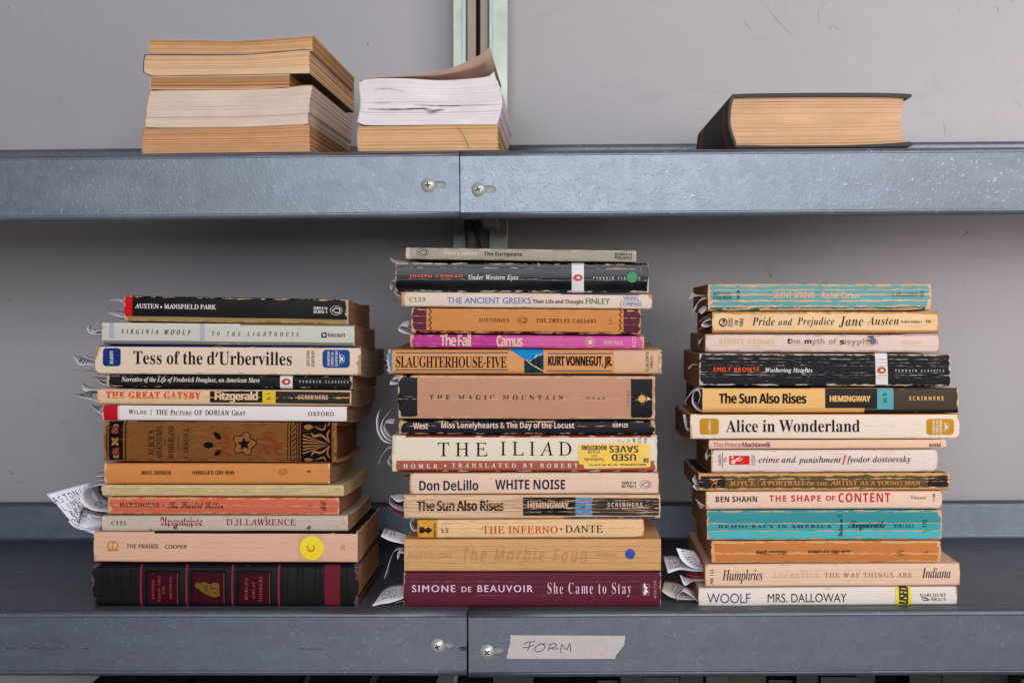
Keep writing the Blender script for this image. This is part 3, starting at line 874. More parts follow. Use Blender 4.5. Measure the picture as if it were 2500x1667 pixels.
# brackets under the upper shelf
brk = root('shelf_bracket', (W(1190, 560, .2).x, .2, W(0, 620, .2).z), 'grey bracket arm and hooks below the upper shelf joint', 'bracket')
def bx_px(x0, x1, y0, y1, d0, d1):
    a, b = W(x0, y0, d0), W(x1, y1, d0); return (a.x, b.x, d0, d1, b.z, a.z)
boxes('hook', [bx_px(1132, 1150, 535, 561, .19, .234)], plain('bracket_brown', (62, 52, 46), .5, .3), brk, .001)
boxes('hook', [bx_px(1178, 1214, 534, 556, .18, .234)], plain('bracket_tan', (168, 154, 140), .45, .3), brk, .001)
boxes('arm', [bx_px(1150, 1176, 536, 900, .245, .2505)], plain('bracket_grey', (130, 128, 130), .5, .3), brk, .001)
a, b = W(1143, 534, .2), W(1166, 604, .2)
mesh_obj('strut', [(a.x, .2, a.z), (a.x + .002, .2, a.z), (b.x + .002, .2, b.z), (b.x, .2, b.z), (a.x, .23, a.z), (a.x + .002, .23, a.z), (b.x + .002, .23, b.z), (b.x, .23, b.z)],
         [(0, 1, 2, 3), (7, 6, 5, 4), (0, 4, 5, 1), (2, 6, 7, 3), (1, 5, 6, 2), (0, 3, 7, 4)], plain('strut_dark', (34, 28, 25), .5), brk)

# masking tape
tp = [(1246, 1549.5), (1300, 1549.8), (1400, 1550.3), (1470, 1550.7), (1525, 1551), (1526.5, 1556), (1525.5, 1563), (1524, 1567), (1525, 1571), (1521, 1577), (1518, 1581), (1513, 1586), (1510, 1592), (1505, 1596), (1503, 1602), (1501, 1607),
      (1420, 1607.3), (1320, 1607.3), (1237, 1607), (1238, 1599), (1241, 1592), (1240, 1586), (1243, 1580), (1244, 1573), (1247, 1567), (1245, 1560), (1247, 1556)]
tv = [W(a, b, LY) + Vector((0, -.00018, 0)) for a, b in tp] + [W(a, b, LY) + Vector((0, -.00002, 0)) for a, b in tp]
n = len(tp)
tape_m = plain('masking_tape', (188, 176, 172), .75, 0, .16, 130, .35)
tape = mesh_obj('masking_tape', tv, [tuple(range(n))[::-1], tuple(range(n, 2 * n))] + [(i, (i + 1) % n, n + (i + 1) % n, n + i) for i in range(n)], tape_m, None, origin=tuple(tv[0]))
tag(tape, 'torn strip of masking tape with handwritten FORM on the lower shelf lip', 'tape')
def strokes(name, lines, w, y, mat, parent):
    vs, fs = [], []
    for ln in lines:
        for a, b in zip(ln, ln[1:]):
            A, B = Vector(a), Vector(b); d = B - A; d.normalize(); nr = Vector((-d.y, d.x)) * w / 2; e = d * w * .4; q = len(vs)
            for p in (A - e + nr, A - e - nr, B + e - nr, B + e + nr): vs.append(W(p.x, p.y, LY) + Vector((0, y, 0)))
            fs.append((q, q + 1, q + 2, q + 3))
    return mesh_obj(name, vs, fs, mat, parent)
FORM = [[(1279, 1571), (1286, 1567), (1306, 1564)], [(1295, 1567), (1291, 1578), (1288, 1586)], [(1279, 1580), (1290, 1578), (1303, 1573)],
        [(1331, 1570), (1318, 1571), (1308, 1578), (1305, 1586), (1312, 1590), (1324, 1587), (1331, 1579), (1328, 1572), (1320, 1570)],
        [(1338, 1588), (1344, 1571)], [(1340, 1573), (1352, 1569), (1359, 1572), (1356, 1578), (1343, 1581), (1352, 1583), (1363, 1582)],
        [(1370, 1593), (1369, 1582), (1372, 1572), (1380, 1582), (1384, 1584), (1391, 1570), (1393, 1580), (1393, 1589)]]
strokes('handwriting', FORM, 1.9, -.00035, plain('pen_violet', (70, 44, 66), .5), tape)
# grime on the lower lip
for ln in ([(1120, 1582), (1128, 1579), (1138, 1578)], [(1124, 1586), (1139, 1586)], [(1128, 1582), (1138, 1582)]):
    strokes('scuff_mark', [ln], 3.2, -.0001, plain('scuff_black', (30, 28, 30), .6), sl_l)
for ln in ([(16, 1582), (22, 1582)], [(28, 1583), (40, 1582)], [(70, 1582), (92, 1581)], [(108, 1582), (111, 1583)], [(124, 1584), (146, 1582)], [(164, 1582), (168, 1582)], [(202, 1583), (214, 1582)], [(731, 1583), (745, 1582)], [(752, 1583), (786, 1583)]):
    strokes('scuff_mark', [ln], 2.2, -.0001, plain('scuff_brown', (52, 44, 44), .6), sl_l)

# ------------------------------------------------------------------ standing books in the dark under the lower shelf
lower_cols = [(46, 42, 40), (120, 112, 104), (60, 34, 30), (90, 84, 78), (36, 36, 40), (130, 118, 104), (50, 44, 38), (150, 140, 128), (150, 110, 30), (72, 30, 26), (44, 42, 44), (110, 102, 96)]
rr = random.Random(11)
x = -.50; i = 0
words = ['black', 'pale', 'brown-red', 'grey', 'charcoal', 'buff', 'dark brown', 'whitish', 'ochre', 'maroon', 'slate', 'light grey']
leaning = True
while x < .40:
    if leaning and x > -.20: leaning = False; x += .10
    w = rr.uniform(.016, .034); lean = .44 if leaning else 0.0
    h = rr.uniform(.19, .205)
    c = tuple(int(q * .34) for q in lower_cols[i % 12])  # shade under the shelf put into the cover colours, pages likewise
    zt = ZL - .066 - rr.uniform(0, .014)
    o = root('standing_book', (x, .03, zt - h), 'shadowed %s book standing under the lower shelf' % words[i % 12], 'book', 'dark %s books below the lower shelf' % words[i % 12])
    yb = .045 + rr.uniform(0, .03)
    for nm, bx, m in (('cover', [(x, x + .0012, yb, yb + .12, zt - h, zt), (x + w - .0012, x + w, yb, yb + .12, zt - h, zt), (x, x + w, yb - .0012, yb, zt - h, zt)], plain('shaded_cover', c, .5)),
                      ('page_block', [(x + .0014, x + w - .0014, yb + .0005, yb + .118, zt - h + .002, zt - .002)], plain('shaded_pages', (40, 34, 29), .8))):
        p = boxes(nm, bx, m, o)
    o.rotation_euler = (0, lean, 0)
    x += w / math.cos(lean) + .0012
    i += 1
# ------------------------------------------------------------------ left stack, from the top
GL, GM, GR = 'books of the left stack', 'books of the middle stack', 'books of the right stack'
PB, HB = 'paperback_book', 'hardback_book'
WHT, CRM = (226, 214, 206), (222, 196, 172)
TT, AU, PU, NU, OR = 'title_lettering', 'author_lettering', 'publisher_lettering', 'number_lettering', 'ornament'
dk = -.0075
b = Book(PB, 303, 851, 721, 727.5, 783, 792, 'black paperback with a red left end, topmost of the left stack', 'black paperback with red left end', (15, 13, 15), GL,
         drop=(dk, -.0065), page=(150, 104, 70), worn=(196, 170, 140), edge=.55, end=.45, rough=.38, mott=.06, dirt=0,
         rects=[(None, 323, None, 775, (196, 8, 20)), (None, None, 776, None, (150, 122, 72))])
b.texts([(AU, 'AUSTEN', 's', WHT, 330, 741.5, 388, 753), (TT, 'MANSFIELD PARK', 's', WHT, 402, 743, 528, 754.5), (NU, 'ISBN 0 14', 'gb', WHT, 766, 749, 799.5, 756), (NU, '04.3016  4', 'gb', WHT, 766, 758, 799, 765)])
b.disc('dot', 394.5, 749.4, 2.3, WHT, .0002, b.ink(WHT))
b.bird(821, 758, 30, 22, (24, 22, 24), WHT, WHT, False)

b = Book(PB, 249, 866, 784, 792, 839, 845, 'pale ridged paperback with two grey bands, under the topmost black one of the left stack', 'pale ridged paperback with two grey bands', (214, 205, 194), GL,
         drop=(dk, dk), page=(146, 106, 78), r=.0019, edge=.1, end=.15, rough=.42, mott=.05, dirt=.1, stripes=(.00088, (128, 128, 124)), foxing=.3,
         rects=[(267, 279, 790, 829, (176, 176, 188)), (488, 500, 790, 832, (176, 176, 188)), (None, None, 833, None, (126, 120, 112)), (None, 585, None, 789, (140, 112, 92)), (585, None, None, 794, (150, 122, 92))])
b.texts([(AU, 'VIRGINIA', 'si', (56, 52, 56), 298, 803.5, 386, 815, 0, 1.9), (AU, 'WOOLF', 'si', (56, 52, 56), 402, 805, 466, 817, 0, 1.7), (TT, 'TO THE LIGHTHOUSE', 'si', (58, 58, 70), 518, 810, 730, 820.5, 0, 2.2), (PU, 'Harcourt', 'gb', (52, 48, 50), 801, 812, 843, 823)])
b.poly('emblem', b.box(785, 798, 811, 824, 2), (44, 42, 46))
b.polys('emblem', [[(787.5, 813), (789, 813), (791, 819), (795, 819), (794, 821), (790, 821)], [(791, 813), (792.5, 813), (793.5, 816), (796, 816), (795, 818), (793, 818)]], WHT, .0003)

b = Book(PB, 232.5, 882, 840, 846.5, 912, 915.5, 'thick cream paperback with two navy rounded squares in the left stack', 'cream paperback with two navy squares', (218, 193, 170), GL,
         depth=.125, drop=(dk, dk), page=(128, 104, 86), r=.0009, edge=.35, end=.55, rough=.36, mott=.06, dirt=.15, worn=(178, 138, 100), rects=[(None, None, None, 848, (28, 52, 118))])
navy = (24, 50, 112)
b.poly('emblem', b.box(252, 295.5, 849.5, 893.5, 8), navy); b.poly('emblem', b.box(788, 854.5, 853.5, 897.5, 9), (34, 66, 128))
b.texts([(AU, 'HARDY', 'sb', WHT, 269, 855, 277, 888, 90, 1, 0, .0003), (TT, 'Tess of the d', 'sb', (46, 36, 38), 326.5, 857, 524.5, 889.5), (TT, ',', 'sb', (46, 36, 38), 526, 860, 533, 872), (TT, 'Urbervilles', 'sb', (46, 36, 38), 535, 858.5, 713, 891.5), (NU, 'SECOND', 'sb', (50, 42, 42), 749, 856, 756.5, 893.5, 90), (NU, 'EDITION', 'sb', (50, 42, 42), 761, 856, 768.5, 895, 90),
         (PU, 'NORTON', 's', WHT, 800, 858, 806, 893, 90, 1, 0, .0003), (PU, 'CRITICAL', 's', WHT, 809, 858, 815, 894, 90, 1, 0, .0003), (PU, 'EDITIONS', 's', WHT, 819, 857, 825, 894, 90, 1, 0, .0003)])
def gull(b, cx, cy, c, k=1.0):
    P = lambda q: [(cx + x * k, cy + y * k) for x, y in q]
    b.polys('emblem_gull', [P([(-6, -18), (-2.5, -8), (0, -3), (-1.5, 1), (-4, -6)]), P([(-6, 18), (-3, 8), (0, 3), (-1.5, 0), (-4, 7)]), P([(0, -3), (6, -5), (3, 0), (6, 7), (0, 3), (-2, 0)])], c, .0003)
    b.ring('emblem_ring', cx + 1.5, cy, 6.5 * k, 10 * k, .8, c, .0003)
gull(b, 834, 876, WHT)

PENG = (236, 84, 28)
b = Book(PB, 261, 861, 912.5, 916, 944.5, 949, 'thin black paperback with a white band and orange oval in the left stack', 'thin black paperback with white band', (22, 20, 23), GL,
         depth=.125, drop=(dk, dk), page=(138, 98, 68), worn=(206, 186, 170), edge=.3, end=.45, rough=.45, mott=.05, dirt=0, rects=[(684, 714.5, None, None, (214, 204, 204))])
b.texts([(TT, 'Narrative of the Life of Frederick Douglass, an American Slave', 'sbi', (222, 208, 192), 297, 920.5, 635, 935.5), (PU, 'PENGUIN CLASSICS', 'gb', (206, 196, 190), 732, 928.5, 851, 934.5, 0, 2.0)])
b.bird(699, 931.5, 22, 15.5, PENG, (46, 40, 40), WHT)

b = Book(PB, 237, 858, 946, 951.5, 986, 989.5, 'cream paperback with red slab lettering and dark blocks in the left stack', 'cream paperback with red slab lettering', (216, 178, 142), GL,
         depth=.125, drop=(dk, dk), page=(134, 102, 80), edge=.2, end=.3, rough=.5, creases=[(969.5, .0003, .9)], mott=.1, worn=(222, 176, 126))
b.polys('block', [[(513 + (.8 if i % 2 else 0), 954 + i * 3.1) for i in range(10)] + [(641, 982)] + [(641 - j * 12.8, 954 + (1.2 if j % 2 else 0)) for j in range(10)]], (46, 40, 40))
b.polys('block', [[(673, 955), (855, 957), (854, 986), (673, 984)]], (74, 66, 60))
b.poly('block', b.box(641, 673, 955, 984), (216, 180, 34))
b.texts([(TT, 'THE GREAT GATSBY', 'sb', (206, 70, 42), 259, 955.5, 490, 972.5, 0, 1.12, .022), (AU, 'Fitzgerald', 'gb', (218, 184, 150), 525, 955, 629, 982.5, 0, .92, .012, .0003), (NU, 'SL 1', 'gb', (46, 40, 36), 653, 960, 661, 976, 90, 1, 0, .0003), (PU, 'SCRIBNERS', 'gb', (208, 172, 140), 728, 964, 801, 975, 0, 1.1, 0, .0003)])

b = Book(PB, 251, 847.5, 987, 990.5, 1025, 1028.5, 'white paperback with a red left end in the left stack', 'white paperback with red left end', (222, 209, 205), GL,
         depth=.125, drop=(dk, dk), page=(124, 98, 82), edge=.12, end=.2, rough=.4, mott=.04, dirt=.12, r=.001, rects=[(None, 288, None, None, (178, 10, 28)), (290.3, 291.6, None, None, (178, 60, 70))])
b.texts([(AU, 'Wilde', 'sc', (58, 52, 52), 314, 999, 359, 1010.5, 0, 1.2), (TT, 'The Picture of Dorian Gray', 'sc', (58, 52, 52), 381, 1000.5, 599, 1013, 0, 1.15), (PU, 'OXFORD', 's', (72, 64, 62), 753, 1004.5, 815, 1015, 0, 1.1)])
b.poly('divider', b.box(369, 370.2, 999, 1014), (90, 84, 82))

# old cloth hardback with its printed ornament
b = Book(HB, 252, 824, 1025, 1029, 1126, 1129, 'old brown cloth hardback with faded floral ornament in the left stack', 'old brown cloth hardback', (130, 82, 42), GL,
         depth=.116, drop=(-.006, dk - .001), page=(104, 50, 14), board=.0024, r=.0038, bulge=.0006, worn=(172, 118, 72), edge=.6, end=1.0, rough=.85, mott=.5, dirt=1.0, streak=.34, weave=.5, bumpk=.5, jag=.0008, pcont=.5,
         recess=.0015)
BR, OG, BK = (74, 44, 24), (134, 62, 32), (34, 28, 26)
b.texts([(TT, 'ALICE′S', 'sb', BR, 362, 1049, 378, 1112, 90), (TT, 'ADVENTURES', 'sb', BR, 382, 1041, 397, 1119, 90), (TT, 'IN', 'sb', BR, 401, 1072, 407, 1087, 90), (TT, 'WONDERLAND', 'sb', BR, 411, 1041, 426, 1120, 90), (AU, 'CARROLL', 'sb', BR, 448, 1043, 461, 1118, 90, 1, -.006)])
b.poly(OR, b.box(435, 436.4, 1064, 1097), BR)
b.poly(OR, b.box(267, 301, 1028, 1125), BK); b.poly(OR, b.box(306, 309, 1027, 1126), BK); b.poly(OR, b.box(261, 263, 1040, 1120), BK)
LEAF = [(0, 0), (3, -4), (9, -5.5), (15, -3), (18, 0), (15, 3), (9, 5.5), (3, 4)]
def leaf(cx, cy, ang, k=1.0, wk=1.0):
    a = math.radians(ang); return [(cx + (x * math.cos(a) - y * wk * math.sin(a)) * k, cy + (x * math.sin(a) + y * wk * math.cos(a)) * k) for x, y in LEAF]
b.polys(OR, [leaf(282, 1077, q, .72) for q in (50, 130, 230, 310)] + [leaf(284, 1118, q, .62) for q in (-50, -130)] + [leaf(284, 1035, q, .5) for q in (40, 140)], (158, 112, 64), .0003)
def maple(cx, cy, k): return [(cx + k * r_ * math.cos(math.radians(t)), cy + k * r_ * math.sin(math.radians(t))) for t, r_ in [(i * 24 + 10, 1 if i % 2 else .62) for i in range(15)]]
b.polys(OR, [maple(282, 1050, 10.5), maple(284, 1101, 10.5)], (142, 68, 40), .0003)
def blob(cx, cy, n, r0, r1, ph=0): return [(cx + (r1 if 0 else r0 + (r1 - r0) * (.5 + .5 * math.cos(n * t + ph))) * math.cos(t), cy + (r0 + (r1 - r0) * (.5 + .5 * math.cos(n * t + ph))) * math.sin(t)) for t in [2 * math.pi * i / 60 for i in range(60)]]
b.poly(OR, blob(597, 1083, 5, 22, 31, .4), BK); b.poly(OR, blob(597, 1083, 5, 19, 28.5, .4), (148, 96, 50), .0003); b.poly(OR, [(597 + (17 if i % 2 else 8) * math.cos(i * math.pi / 5 + .2), 1083 + (17 if i % 2 else 8) * math.sin(i * math.pi / 5 + .2)) for i in range(10)], BK, .0004)
b.polys(OR, [leaf(540, 1072, 225, 1.4, .9), leaf(522, 1086, 180, 1.5, 1.0), leaf(540, 1098, 140, 1.2, .9)], BK)
def curl(pts, w): 
    vs = []; n = 18; P = [spl(pts, i / n) for i in range(n + 1)]; up_, dn = [], []
    for i, p in enumerate(P):
        d = P[min(i + 1, n)] - P[max(i - 1, 0)]; d.normalize(); h = w * (.35 + .65 * math.sin(math.pi * i / n)) / 2
        up_.append((p.x - d.y * h, p.y + d.x * h)); dn.append((p.x + d.y * h, p.y - d.x * h))
    return up_ + dn[::-1]
b.polys(OR, [curl([(564, 1080), (552, 1066), (545, 1048)], 9), curl([(566, 1084), (545, 1080), (525, 1086)], 6), curl([(564, 1090), (545, 1094), (553, 1108), (568, 1112)], 8),
             curl([(625, 1072), (655, 1068), (690, 1092)], 9), curl([(628, 1082), (660, 1090), (690, 1080)], 7), curl([(640, 1060), (655, 1056), (668, 1060)], 7), curl([(628, 1094), (632, 1108), (640, 1098), (650, 1098), (656, 1108), (664, 1096)], 6), curl([(690, 1095), (674, 1094), (676, 1106), (692, 1110)], 7)], OG)
b.polys(OR, [b.box(702, 704, 1030, 1128), b.box(709, 711.5, 1030, 1128), b.box(724, 726, 1030, 1128), b.box(729, 732, 1030, 1128)] + [[(714, 1040 + 12 * i), (722, 1031 + 12 * i), (722, 1035 + 12 * i), (714, 1044 + 12 * i)] for i in range(8)], BK)
b.poly(OR, b.box(735, 810, 1031, 1127), BK)
b.polys(OR, [[(803, 1084 + (1.2 if s_ > 0 else -1.2)), (740, 1084 + q - 2.2), (740, 1084 + q + 2.2)] for q, s_ in ((-22, -1), (-13, -1), (-4.5, 0), (4.5, 1), (13, 1), (22, 1))]
        + [curl([(806, 1080), (785, 1062), (768, 1064), (760, 1056)], 6), curl([(806, 1088), (785, 1104), (768, 1102), (760, 1112)], 6), curl([(804, 1078), (800, 1060), (806, 1048)], 4), curl([(804, 1090), (800, 1106), (806, 1118)], 4),
           leaf(742, 1042, 0, 1.3, .9), leaf(742, 1122, 0, 1.3, .7), curl([(770, 1042), (790, 1048), (796, 1034)], 4), curl([(770, 1122), (790, 1116), (796, 1126)], 4), curl([(800, 1040), (804, 1034), (802, 1031)], 3)], (158, 110, 66), .0003)

b = Book(PB, 256, 806, 1128, 1129.5, 1180.5, 1181, 'smooth orange paperback with upside-down title, under the old brown cloth hardback', 'smooth orange paperback under the brown cloth hardback', (204, 130, 70), GL,
         drop=(-.005, -.006), page=(150, 108, 78), edge=.08, end=.2, rough=.5, mott=.06, dirt=.25, bulge=.0007, foxing=.25)
oc = (84, 50, 30)
b.texts([(AU, 'BERNARD SHAW', 'g', oc, 346, 1148, 418, 1158, 180), (TT, 'MAN AND SUPERMAN', 'g', oc, 471, 1148, 571, 1158, 180), (NU, '8', 'g', oc, 750, 1147.5, 759, 1153, 90)])
b.bird(692, 1151, 21, 15.5, oc, (110, 68, 40), oc, False)

b = Book(PB, 248, 841, 1181.5, 1181.5, 1210.5, 1211.5, 'peeling pale green paperback without lettering in the left stack', 'peeling pale green paperback', (178, 166, 124), GL,
         depth=.122, drop=(-.005, -.005), page=(196, 160, 120), edge=1.0, end=.9, streak=1.25, rough=.7, mott=.3, worn=(216, 188, 142), creases=[(1188, .0004, .6), (1203, .0004, .6), (1196, .0003, .6)], bumpk=.7, jag=.0006)

b = Book(PB, 262.7, 829.6, 1212, 1212, 1255, 1257, 'coral paperback with script title in the left stack', 'coral paperback with script title', (198, 98, 72), GL,
         drop=(-.0045, -.005), page=(146, 96, 62), edge=.65, end=.6, rough=.5, creases=[(1233, .00012, .6)], mott=.08, worn=(214, 170, 122), dirt=.2, jag=.0004)
nb = (54, 38, 44)
b.texts([(AU, 'HAWTHORNE', 's', nb, 293, 1226, 391, 1237, 0, 1.1), (TT, 'The Scarlet Letter', 'scr', nb, 410, 1224, 546, 1240, 0, .92), (NU, '1', 'sb', nb, 754, 1230, 763, 1236, 90), (PU, 'RE', 'scr', nb, 783, 1221, 797, 1248, 90)])
b.disc('dot', 400, 1233, 2, nb, .0002, b.ink(nb))

b = Book(PB, 250, 850, 1255, 1257.5, 1296.5, 1296, 'stained grey paperback with crimson blackletter title in the left stack', 'stained grey paperback with blackletter title', (190, 172, 156), GL,
         depth=.118, drop=(-.002, -.0045), page=(170, 122, 84), edge=.3, end=.35, rough=.45, creases=[(1274, .00016, .7)], mott=.12, dirt=.35, worn=(214, 190, 164), foxing=.2)
cr = (134, 34, 52)
b.texts([(NU, 'C191', 'sb', (60, 52, 48), 273, 1270, 309, 1280.5, 0, 1.2), (TT, 'Apocalypse', 'fr', cr, 391, 1262, 495, 1288, 0, .95), (AU, 'D.H.LAWRENCE', 's', cr, 553, 1266, 722, 1281.5, 0, 1.05)])
b.polys('stain', [maple(429, 1286, 6.5)], (128, 76, 36)); b.polys('stain', [maple(368, 1292, 3.6)], (150, 100, 66)); b.polys('stain', [maple(755, 1287, 6)], (120, 76, 46)); b.polys('stain', [maple(466, 1264, 3.4), maple(649, 1262, 3.2)], (160, 120, 84))

b = Book(PB, 228.6, 873.5, 1296, 1298, 1371, 1373, 'thick beige paperback with a round yellow sticker in the left stack', 'thick beige paperback with round yellow sticker', (214, 168, 142), GL,
         depth=.118, drop=(0, -.002), page=(176, 128, 90), edge=.15, end=.25, rough=.5, mott=.07, dirt=.12, r=.0018, ribs=.6, bumpk=.5, creases=[(1325, .00008, .9), (1338, .00008, 1)], worn=(226, 186, 160), rects=[(377, None, None, 1302, (22, 18, 16))])
gd = (184, 122, 30)
b.ring('emblem', 276, 1331, 14, 11.5, 3, gd); b.poly('emblem', b.box(262, 290, 1340, 1343.5), gd); b.poly('emblem', b.box(274.7, 277.3, 1320, 1341), gd)
b.poly('tape', b.box(728, 787, 1303, 1370), (206, 160, 128), .0001)
b.disc('round_sticker', 761.5, 1337, 29.5, (228, 204, 10), .0004)
b.texts([(TT, 'THE PRAIRIE', 'g', (52, 46, 46), 310, 1327, 388, 1337.5, 0, 1.05, .008), (AU, 'COOPER', 'gi', (52, 46, 46), 404, 1328.5, 456, 1338), (NU, 'C', 'gb', (216, 116, 24), 750, 1329, 769, 1346, 90, 1, 0, .0006), (NU, '26', 'h', (196, 138, 60), 832, 1328, 843, 1343, 90)])

b = Book(HB, 224.5, 877, 1374.5, 1377, 1481, 1482, 'dark leather hardback with crimson panels at the bottom of the left stack', 'dark leather hardback with crimson panels', (19, 18, 24), GL,
         depth=.135, drop=(0, 0), page=(190, 134, 84), board=.0026, r=.0036, bulge=.0016, worn=(104, 74, 84), edge=.05, end=.75, rough=.40, mott=.12, dirt=0, bumpk=.8, jag=.0007, pcont=.12, recess=.002)
rd, go = (146, 36, 54), (58, 48, 30)
for x_ in (344, 455, 566.5, 679.5): b.poly('band', [(x_, 1378), (x_ + 4, 1378), (x_ + 4, 1480), (x_, 1480)], rd)
for x0, x1 in ((363, 436), (472, 549), (585, 660)):
    b.poly('panel', b.box(x0 - 6, x1 + 4, 1391, 1477), (24, 26, 24), .0001); b.poly('panel', b.box(x0, x1, 1396, 1473), (86, 18, 36), .0002)
    b.poly('panel', b.box(x1 - 1.4, x1, 1398, 1473), (120, 78, 44), .0003)
b.poly('band', b.box(793, 831, 1379, 1481), (104, 28, 44))
for x_ in (250, 284, 321, 690, 728, 770, 836):
    b.polys('tooling', [[(x_ + q, 1384 + 5.2 * i), (x_ + q + (5 if q else -5), 1386.6 + 5.2 * i), (x_ + q, 1389.2 + 5.2 * i)] for i in range(18) for q in (0, 12)] + [b.box(x_, x_ + 3, 1382, 1478), b.box(x_ + 9, x_ + 12, 1382, 1478)], (42, 38, 27))
g2 = (150, 74, 62)
b.texts([(TT, 'BEYOND', 's', g2, 373, 1414, 379, 1460, 90, 1.1, 0, .0003), (TT, 'GOOD AND', 's', g2, 388, 1405, 394, 1466, 90, 1.1, 0, .0003), (TT, 'EVIL', 's', g2, 399, 1426, 405, 1448, 90, 1.1, 0, .0003), (AU, 'NIETZSCHE', 's', g2, 416, 1405, 422, 1460, 90, 1.1, 0, .0003),
         (PU, 'WORLD′S', 's', g2, 599, 1410, 607, 1464, 90, 1.1, 0, .0003), (PU, 'GREAT', 's', g2, 617, 1418, 624, 1458, 90, 1.1, 0, .0003), (PU, 'THINKERS', 's', g2, 634, 1406, 642, 1468, 90, 1.1, 0, .0003)])
b.polys(OR, [[(478, 1424), (481, 1420), (488, 1420), (492, 1422), (497, 1419), (506, 1420), (515, 1424), (524, 1420), (534, 1421), (538, 1426), (537, 1436), (538, 1452), (528, 1456), (514, 1453), (503, 1448), (494, 1442), (486, 1434), (480, 1432)]], (106, 82, 34), .0003)
b.polys(OR, [curl([(494, 1426), (504, 1432), (512, 1446)], 2), curl([(512, 1426), (522, 1434), (534, 1432)], 2), curl([(504, 1424), (508, 1430), (502, 1438)], 1.6), curl([(520, 1442), (528, 1446), (536, 1444)], 1.6)], (96, 40, 36), .0004)

# ------------------------------------------------------------------ middle stack
b = Book(PB, 990.5, 1553.5, 602.5, 610, 633, 640.5, 'thin grey paperback on top of the middle stack', 'thin grey paperback topping the middle stack', (156, 148, 134), GM,
         worn=(214, 188, 164), edge=.55, end=.55, rough=.5, mott=.05, dirt=.1)
ink = (40, 36, 36)
b.texts([(AU, 'Henry James', 'gb', (214, 186, 164), 1085, 613, 1165, 626), (TT, 'The Europeans', 'gb', ink, 1182, 615, 1275, 628), (NU, '2070', 'g', ink, 1501, 617, 1507.5, 632, 90), (NU, 'ISBN 0 14', 'gb', ink, 1509, 618, 1543, 624.5), (NU, '00.2070 5', 'gb', ink, 1509, 626.5, 1543, 633)])
b.bird(1032, 616, 30, 20.5, ink, ink, ink, False)

b = Book(PB, 965.7, 1584, 638.5, 642, 712.7, 715.5, 'glossy black paperback with a green dot and white band in the middle stack', 'glossy black paperback with green dot', (9, 11, 14), GM,
         depth=.125, worn=(206, 188, 176), edge=.5, end=.2, rough=.13, spec=.18, mott=.2, dirt=0, creases=[(655, .00013, 1.0), (682, .00006, 1.0)], bumpk=.14, rects=[(1396, 1425.5, None, None, (206, 196, 196))], r=.0014)
b.texts([(AU, 'JOSEPH CONRAD', 'h', (238, 92, 72), 1000, 670.5, 1129, 680.5, 0, 1.4, .012), (TT, 'Under Western Eyes', 'si', WHT, 1144, 671, 1265, 686, 0, 1.1, .008), (PU, 'PENGUIN CLA', 'gb', WHT, 1449, 676, 1527, 681.5, 0, 2.0), (PU, 'S', 'gb', WHT, 1559, 677, 1562.5, 682)])
b.bird(1411, 678, 23, 16, PENG, (46, 40, 40), WHT)
b.disc('round_sticker', 1543, 677, 13, (8, 128, 66), .0004)

b = Book(PB, 980, 1592.5, 714, 714, 748.5, 755, 'ivory paperback with blue and green lettering in the middle stack', 'ivory paperback with blue and green lettering', (214, 190, 172), GM,
         depth=.125, edge=.25, end=.5, rough=.38, mott=.06, dirt=.3, worn=(190, 148, 104), r=.0016, rects=[(1370, 1560, None, 718, (66, 70, 100))])
bl, gr = (92, 116, 172), (48, 122, 44)
b.texts([(NU, 'C159', 'sb', gr, 1000, 725, 1038.5, 737, 0, 1.2), (TT, 'THE ANCIENT GREEKS', 'h', bl, 1092, 726, 1296, 741, 0, 1.0, .006), (TT, 'Their Life and Thought', 'gb', (52, 42, 42), 1301, 731, 1425, 744), (AU, 'FINLEY', 'h', gr, 1430, 728.5, 1489, 742, 0, 1, .008), (PU, 'VIKING', 'h', (110, 126, 176), 1521, 723, 1558, 732.5), (PU, 'COMPASS', 'h', (110, 126, 176), 1513, 738, 1566, 747)])
b.poly('rule', b.box(1515, 1565, 734.6, 735.6), bl)

b = Book(PB, 1003, 1565, 750, 755.5, 813, 817.5, 'orange paperback with dark purple ends in the middle stack', 'orange paperback with purple ends', (198, 126, 66), GM,
         edge=.55, end=.6, rough=.5, creases=[(774, .00012, .7), (790, .00006, 1)], mott=.1, dirt=.3, worn=(218, 164, 112), jag=.0004,
         rects=[(None, 1041, None, 808, (86, 32, 54)), (1522, None, None, 810, (86, 28, 46)), (None, None, 809, None, (62, 12, 18))])
zc = (64, 44, 40)
b.texts([(AU, 'SUETONIUS', 's', zc, 1170, 777, 1243, 786, 0, 1.15), (TT, 'THE TWELVE CAESARS', 's', zc, 1309, 778, 1455, 787.5, 0, 1.15), (NU, 'L71', 's', zc, 1487, 777, 1493, 791, 90, 1.2)])
b.bird(1276, 781, 25, 18, zc, zc, zc, False)
for x_ in (1047, 1511):
    q = [(x_ + (7 if i % 2 else 0), 753 + 6.6 * i) for i in range(9)]
    b.polys(OR, [[q[i], (q[i][0] + .1, q[i][1] + 3), (q[i + 1][0], q[i + 1][1] + 3), q[i + 1]] for i in range(8)], (48, 36, 38))

